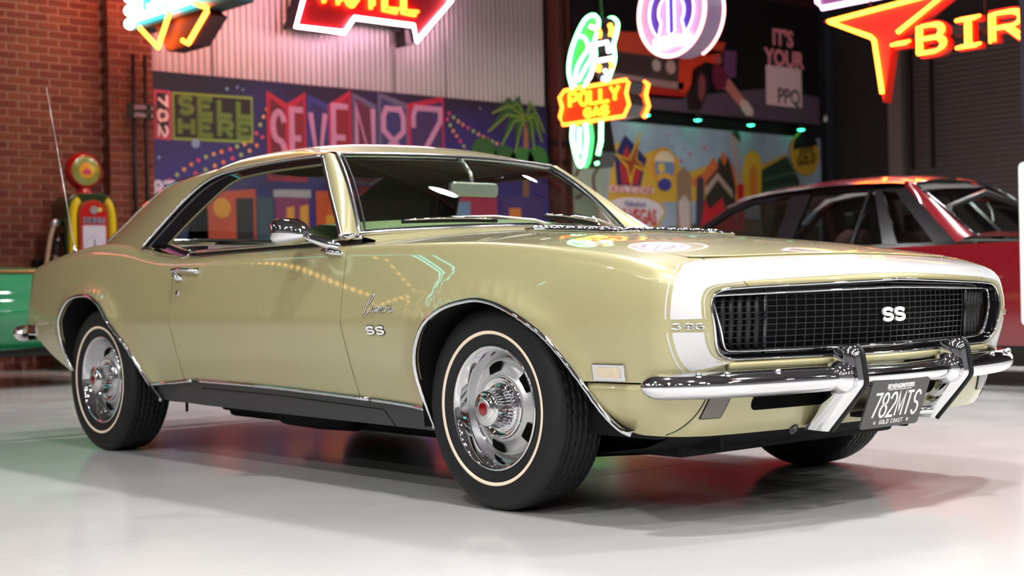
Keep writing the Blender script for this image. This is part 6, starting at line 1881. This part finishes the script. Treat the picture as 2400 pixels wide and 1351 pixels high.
for sgn in (-1, 1):
    out = [(-.35, .27), (-.33, .60), (-.38, .92), (-.60, .945), (-1.9, .935), (-4.55, .93), (-4.95, .80), (-5.05, .55), (-5.0, .27)]
    out += [(-4.14, .27)] + arch(-3.78, .35)[::-1] + [(-3.42, .27), (-1.33, .27)] + arch(-.96, .36)[::-1] + [(-.59, .27)]
    side_panel('side_panel', out, RP, sgn)
    side_panel('sill_panel', [(-3.42, .27), (-1.33, .27), (-1.36, .13), (-3.42, .13)], BLACK, sgn, off=-.02)
    side_panel('rear_apron', [(-.58, .27), (-.36, .27), (-.42, .20), (-.56, .18)], BLACK, sgn, off=-.02)
    side_panel('side_moulding', [(-4.6, .545), (-1.80, .545), (-1.80, .575), (-4.6, .575)], BLACKG, sgn, off=.006)
    for xw in (-3.78, -.96):
        c = Vector((xw, YC + sgn * .74, .305)); ax_ = Vector((0, sgn, 0))
        t_ = MB().lathe([(.19, .075), (.22, .095), (.27, .098), (.295, .09), (.305, .06), (.305, -.09), (.20, -.09)], c, ax_, 36).build('tyre', RUBBER, RC, True)
        MB().lathe([(.195, .085), (.185, .09), (.16, .06), (.10, .055), (.06, .075), (0, .08)], c, ax_, 30).build('alloy_wheel', BLACKG, t_, True)
        MB().lathe([(.37, .02), (.36, -.25)], c, ax_, 24).build('wheel_well', UNDER, RC, True)
    # greenhouse side: black frame plate then glass panes
    def gp(x, z): return Vector((x, YC + sgn * (.80 - (z - .93) * .62), z))
    def pane(name, P, m, push=0.0, parent=RC):
        d = Vector((0, sgn * .85, .53)).normalized() * push
        return MB().add([gp(a, b_) + d for a, b_ in P], [tuple(range(len(P)))]).build(name, m, parent, False)
    frm = [(-4.62, .94), (-4.17, 1.17), (-3.97, 1.30), (-3.78, 1.37), (-3.45, 1.40), (-3.07, 1.41), (-2.7, 1.405), (-2.42, 1.39), (-1.85, .935)]
    # frame as strips around the openings
    def fr_strip(a, b_, w): 
        a, b_ = np.array(a), np.array(b_); n_ = np.array([-(b_ - a)[1], (b_ - a)[0]]); n_ = n_ / np.linalg.norm(n_) * w / 2
        return [tuple(a + n_), tuple(b_ + n_), tuple(b_ - n_), tuple(a - n_)]
    F2 = MB()
    def addp(P, push=.004):
        d = Vector((0, sgn * .85, .53)).normalized()
        k_ = len(P)
        V = [gp(a, b_) + d * push for a, b_ in P] + [gp(a, b_) - d * .03 for a, b_ in P]
        F2.add(V, [tuple(range(k_)), tuple(range(2 * k_ - 1, k_ - 1, -1))] + [(i, (i + 1) % k_, (i + 1) % k_ + k_, i + k_) for i in range(k_)])
    for i in range(7): addp(fr_strip((frm[i][0], frm[i][1] - .02), (frm[i + 1][0], frm[i + 1][1] - .02), .045))
    addp([(-3.40, 1.40), (-3.22, 1.40), (-3.25, .94), (-3.40, .94)])
    addp([(-2.68, 1.39), (-2.62, 1.39), (-2.30, .94), (-2.42, .94)])
    addp([(-2.62, 1.39), (-2.42, 1.40), (-1.83, .93), (-2.0, .935), (-2.47, 1.33), (-2.60, 1.35)])
    addp([(-4.62, .925), (-1.83, .925), (-1.83, .955), (-4.62, .955)])
    addp(fr_strip((-2.70, 1.38), (-2.695, .95), .022))
    F2.build('window_frame', BLACKG, RC, False)
    for P in ([(-4.55, .95), (-4.12, 1.17), (-3.83, 1.34), (-3.40, 1.38), (-3.42, .95)], [(-3.22, .95), (-3.22, 1.38), (-2.71, 1.38), (-2.70, .95)], [(-2.68, .95), (-2.68, 1.38), (-2.64, 1.38), (-2.40, .95)], [(-2.30, .95), (-2.58, 1.34), (-2.47, 1.32), (-2.02, .95)]):
        pane('side_window', P, SGLASS, -.01)
# roof and rear body surfaces: sections across the car
def rsec_(x, zs, hw, crown, n=17): return [Vector((x, YC + u * hw, zs + crown * (1 - u * u))) for u in np.linspace(-1, 1, n)]
RFS = [(-4.02, 1.305, .58, .03), (-3.85, 1.375, .57, .05), (-3.6, 1.405, .565, .065), (-3.2, 1.418, .565, .075), (-2.8, 1.415, .565, .075), (-2.5, 1.402, .56, .065), (-2.33, 1.385, .55, .050)]
MB().grid([rsec_(*r) for r in RFS]).build('roof_panel', RP, RC, True)
for sgn in (-1, 1):   # rear pillars
    a = [Vector((-2.43, YC + sgn * .525, 1.392)), Vector((-2.2, YC + sgn * .63, 1.22)), Vector((-1.84, YC + sgn * .80, .93))]
    b_ = [Vector((-2.33, YC + sgn * .54, 1.385)), Vector((-2.05, YC + sgn * .58, 1.18)), Vector((-1.80, YC + sgn * .64, 1.0)), ]
    P = [smooth_poly([list(q) for q in a], 6), smooth_poly([list(q) for q in b_], 6)]
    mid = [(P[0][i] + P[1][i]) / 2 + [0.0, sgn * .02, .02] for i in range(len(P[0]))]
    MB().grid([[Vector(q) for q in P[0]], [Vector(q) for q in mid], [Vector(q) for q in P[1]]]).build('rear_pillar', RP, RC, True)
    mbx = [Vector((-1.80, YC + sgn * .64, 1.0)), Vector((-1.83, YC + sgn * .82, .93)), Vector((-1.2, YC + sgn * .82, .945)), Vector((-1.2, YC + sgn * .6, .985))]
RW = [[Vector((-2.33 + .53 * t + .015 * math.sin(PI * t), YC + u * (.535 + .11 * t), 1.385 - .385 * t + .045 * (1 - u * u) * (1 - .4 * t))) for u in np.linspace(-1, 1, 13)] for t in np.linspace(0, 1, 7)]
MB().grid(RW).build('rear_window', SGLASS, RC, True)
edge = RW[0] + [r[-1] for r in RW[1:]] + RW[-1][::-1][1:] + [r[0] for r in RW[::-1][1:-1]]
MB().tube(edge, .008, 6, closed=True).build('rear_window_trim', BLACKG, RC, True)
MB().grid([rsec_(-1.80, 1.0, .66, .028), rsec_(-1.70, .985, .76, .03), rsec_(-1.2, .965, .82, .035), rsec_(-.7, .95, .82, .035), rsec_(-.40, .925, .80, .03), rsec_(-.34, .80, .80, .0), rsec_(-.33, .40, .80, 0)]).build('boot_lid', RP, RC, True)
MB().box((-.62, YC - .78, 1.0), (-.42, YC + .78, 1.03)).build('boot_spoiler', RP, RC, False, bevel=.01)
for yy in (-.6, .6): MB().box((-.58, YC + yy - .04, .93), (-.46, YC + yy + .04, 1.0)).build('spoiler_foot', RP, RC, False)
MB().grid([rsec_(-4.60, .945, .74, .03), rsec_(-4.85, .90, .74, .03), rsec_(-5.02, .80, .72, .02), rsec_(-5.05, .35, .72, 0)]).build('bonnet', RP, RC, True)
WSR = [[Vector((-4.62 + .62 * t, YC + u * (.72 - .15 * t), .955 + .355 * t + .02 * (1 - u * u))) for u in np.linspace(-1, 1, 9)] for t in np.linspace(0, 1, 5)]
MB().grid(WSR).build('front_window', SGLASS, RC, True)
MB().box((-4.9, YC - .74, .18), (-.4, YC + .74, .32)).build('underbody', UNDER, RC, False)
MB().box((-4.5, YC - .72, .32), (-.6, YC + .72, .86)).build('cabin_tub', VINYL, RC, False)
SEATR = principled('red_grey_trim', cc(96, 60, 60), .7)
for yy in (-.38, .38):
    MB().tube([(-3.05, YC + yy, .80), (-2.95, YC + yy, 1.02), (-2.90, YC + yy, 1.10)], [.20, .18, .10], 12, flat=.5).build('seat_back', SEATR, RC, True)
    MB().box((-2.97, YC + yy - .12, 1.08), (-2.87, YC + yy + .12, 1.22)).build('head_rest', VINYL, RC, False, bevel=.03)
MB().tube([(-2.0, YC - .6, .95), (-2.05, YC - .55, 1.2), (-2.1, YC, 1.32), (-2.05, YC + .55, 1.2), (-2.0, YC + .6, .95)], .025, 8).build('roll_bar', VINYL, RC, True)
MB().box((-2.2, YC - .55, .88), (-1.84, YC + .55, .975)).build('rear_shelf', principled('grey_shelf', cc(120, 116, 112), .7), RC, False, bevel=.02)
MB().tube([(-1.98, YC - .1, 1.11), (-2.12, YC + .12, 1.20), (-2.2, YC + .2, 1.255)], .008, 6).build('rear_glass_highlight', SATIN, RC, True)  # satin bar standing in for a long highlight in the rear glass

# ------------------------------------------------------------------ green car at the far left
GC = empty('green_car', (-8.4, .1, 0), 'bright green car, rear corner showing behind the coupe tail at the left edge', 'car')
GPNT = principled('green_car_paint', cc(14, 122, 72), .25, .05, 1.0)
GXC = -8.35
def gsec(y, hw, zt, zb, zm):
    zb -= .05
    P = [(-hw * .90, zb), (-hw, zm), (-hw * .985, zm + .12), (-hw * .93, zt - .06), (-hw * .80, zt), (0, zt + .035), (hw * .80, zt), (hw * .93, zt - .06), (hw * .985, zm + .12), (hw, zm), (hw * .90, zb)]
    return [Vector((GXC + a, y, b_)) for a, b_ in map(tuple, smooth_poly(P, 4))]
GS = [gsec(1.86, .60, .74, .52, .62), gsec(1.84, .68, .82, .44, .62), gsec(1.78, .75, .875, .40, .60), gsec(1.62, .82, .905, .37, .58), gsec(1.3, .86, .925, .36, .56), gsec(.95, .88, .94, .35, .55), gsec(.3, .89, .95, .34, .55), gsec(-.6, .89, .95, .33, .55), gsec(-1.6, .89, .93, .32, .55), gsec(-2.2, .86, .86, .33, .55), gsec(-2.5, .78, .74, .36, .55)]
mb = MB().grid(GS); mb.add(GS[0], [tuple(range(len(GS[0])))]); mb.add(GS[-1], [tuple(range(len(GS[-1])))])
mb.build('car_body', GPNT, GC, True, sharp=60)
MB().grid([[Vector((GXC + a * .86, y, z + .03)) for a in np.linspace(-1, 1, 7)] for y, z in ((1.80, .30), (1.3, .29), (-2.3, .29))]).build('under_panel', UNDER, GC, False)
MB().box((GXC - .80, -2.3, .25), (GXC + .80, 1.76, .36)).build('bumper_apron', BLACK, GC, False, bevel=.03)
gs2 = [gsec(.35, .80, .97, .90, .93), gsec(-.15, .70, 1.26, .92, 1.0), gsec(-.6, .68, 1.32, .92, 1.0), gsec(-1.0, .70, 1.27, .92, 1.0), gsec(-1.55, .80, .95, .90, .92)]
MB().grid(gs2).build('cabin_glass', SGLASS, GC, True)
for yw in (-.02, -1.85):
    for sgn in (-1, 1):
        c = Vector((GXC + sgn * .78, yw, .31)); ax_ = Vector((sgn, 0, 0))
        t_ = MB().lathe([(.19, .08), (.26, .10), (.30, .08), (.31, .0), (.30, -.09), (.19, -.09)], c, ax_, 32).build('tyre', RUBBER, GC, True)
        MB().lathe([(.2, .085), (.17, .07), (.08, .05), (0, .08)], c, ax_, 24).build('wheel_disc', SATIN, t_, True)
MB().tube([(GXC + .70, 1.845, .60), (GXC - .70, 1.845, .60)], .035, 8).build('bumper_strip', BLACKG, GC, True)
MB().tube(smooth_poly([(GXC + .72, 1.78, .885), (GXC + .80, 1.2, .905), (GXC + .84, .2, .92)], 5), .008, 6).build('body_line', principled('copper_reflection', cc(150, 80, 40), .3, .6), GC, True)  # coloured line standing in for an orange reflection on the green paint

# ------------------------------------------------------------------ boards at the right edge
WB2 = empty('white_board', (-.90, 4.05, 0), 'white upright display board at the right edge in front of the red sedan', 'board')
fw = frame((-.93, 4.0, 0), (.985, .17, 0), (0, 0, 1))
MB().prism([(a + .62, .90 + b_) for a, b_ in rrect(.62, .475, .03)], fw, -.012, .012).build('board_panel', PWHITE, WB2, False)
for dx in (.15, 1.08): MB().tube([fw[0] + fw[1] * dx + fw[2] * .0 - fw[3] * .02, fw[0] + fw[1] * dx + fw[2] * 1.2 - fw[3] * .02], .015, 8).build('board_leg', SATIN, WB2, True)
DB = MB().box((-2.03, 6.0, 1.82), (-1.2, 6.05, 4.2)).build('hanging_banner', noise_tint(principled('slate_banner', cc(40, 38, 52), .7), 3, .1)); tag(DB, 'dark slate banner hanging at the top right edge', 'banner')
MB().tube([(-2.03, 6.025, 4.2), (-1.2, 6.025, 4.2)], .015, 8).tube([(-1.95, 6.025, 4.2), (-1.95, 6.025, ZT)], .006, 5).tube([(-1.3, 6.025, 4.2), (-1.3, 6.025, ZT)], .006, 5).build('banner_rail', BLACK, DB, True)

# ------------------------------------------------------------------ high-bay lamps
LAMPM = emis('lamp_disc_white', (1.0, .985, .965), LAMP_STRENGTH)
LP = None
for x in (-5.6, -2.2, 1.3, 4.7, 8.1, 11.4):
    for y in (-16.0, -12.2, -8.4, -5.0, -1.6, 2.2, 6.6, 9.8):
        if x < -1 and -6 < y < 0: continue          # no lamps over the rear bay
        z = 5.40
        R_ = empty('high_bay_lamp', (x, y, z), 'round white high-bay lamp hanging from the roof', 'lamp', 'high-bay lamps under the roof')
        if LP is None:
            LP = (MB().lathe([(.02, .42), (.07, .40), (.09, .28), (.215, .14), (.225, .0), (.222, .0), (.211, .14), (.0, .145)], (0, 0, 0), (0, 0, 1), 24).tube([(0, 0, .42), (0, 0, 1.0)], .008, 6).build('lamp_housing', BLACK, None, True), MB().lathe([(.208, .110), (0, .106)], (0, 0, 0), (0, 0, 1), 24).build('lamp_diffuser', LAMPM, None, True))
            a, b_ = LP
        else:
            a, b_ = LP[0].copy(), LP[1].copy(); COL.objects.link(a); COL.objects.link(b_)
        a.parent = R_; b_.parent = R_
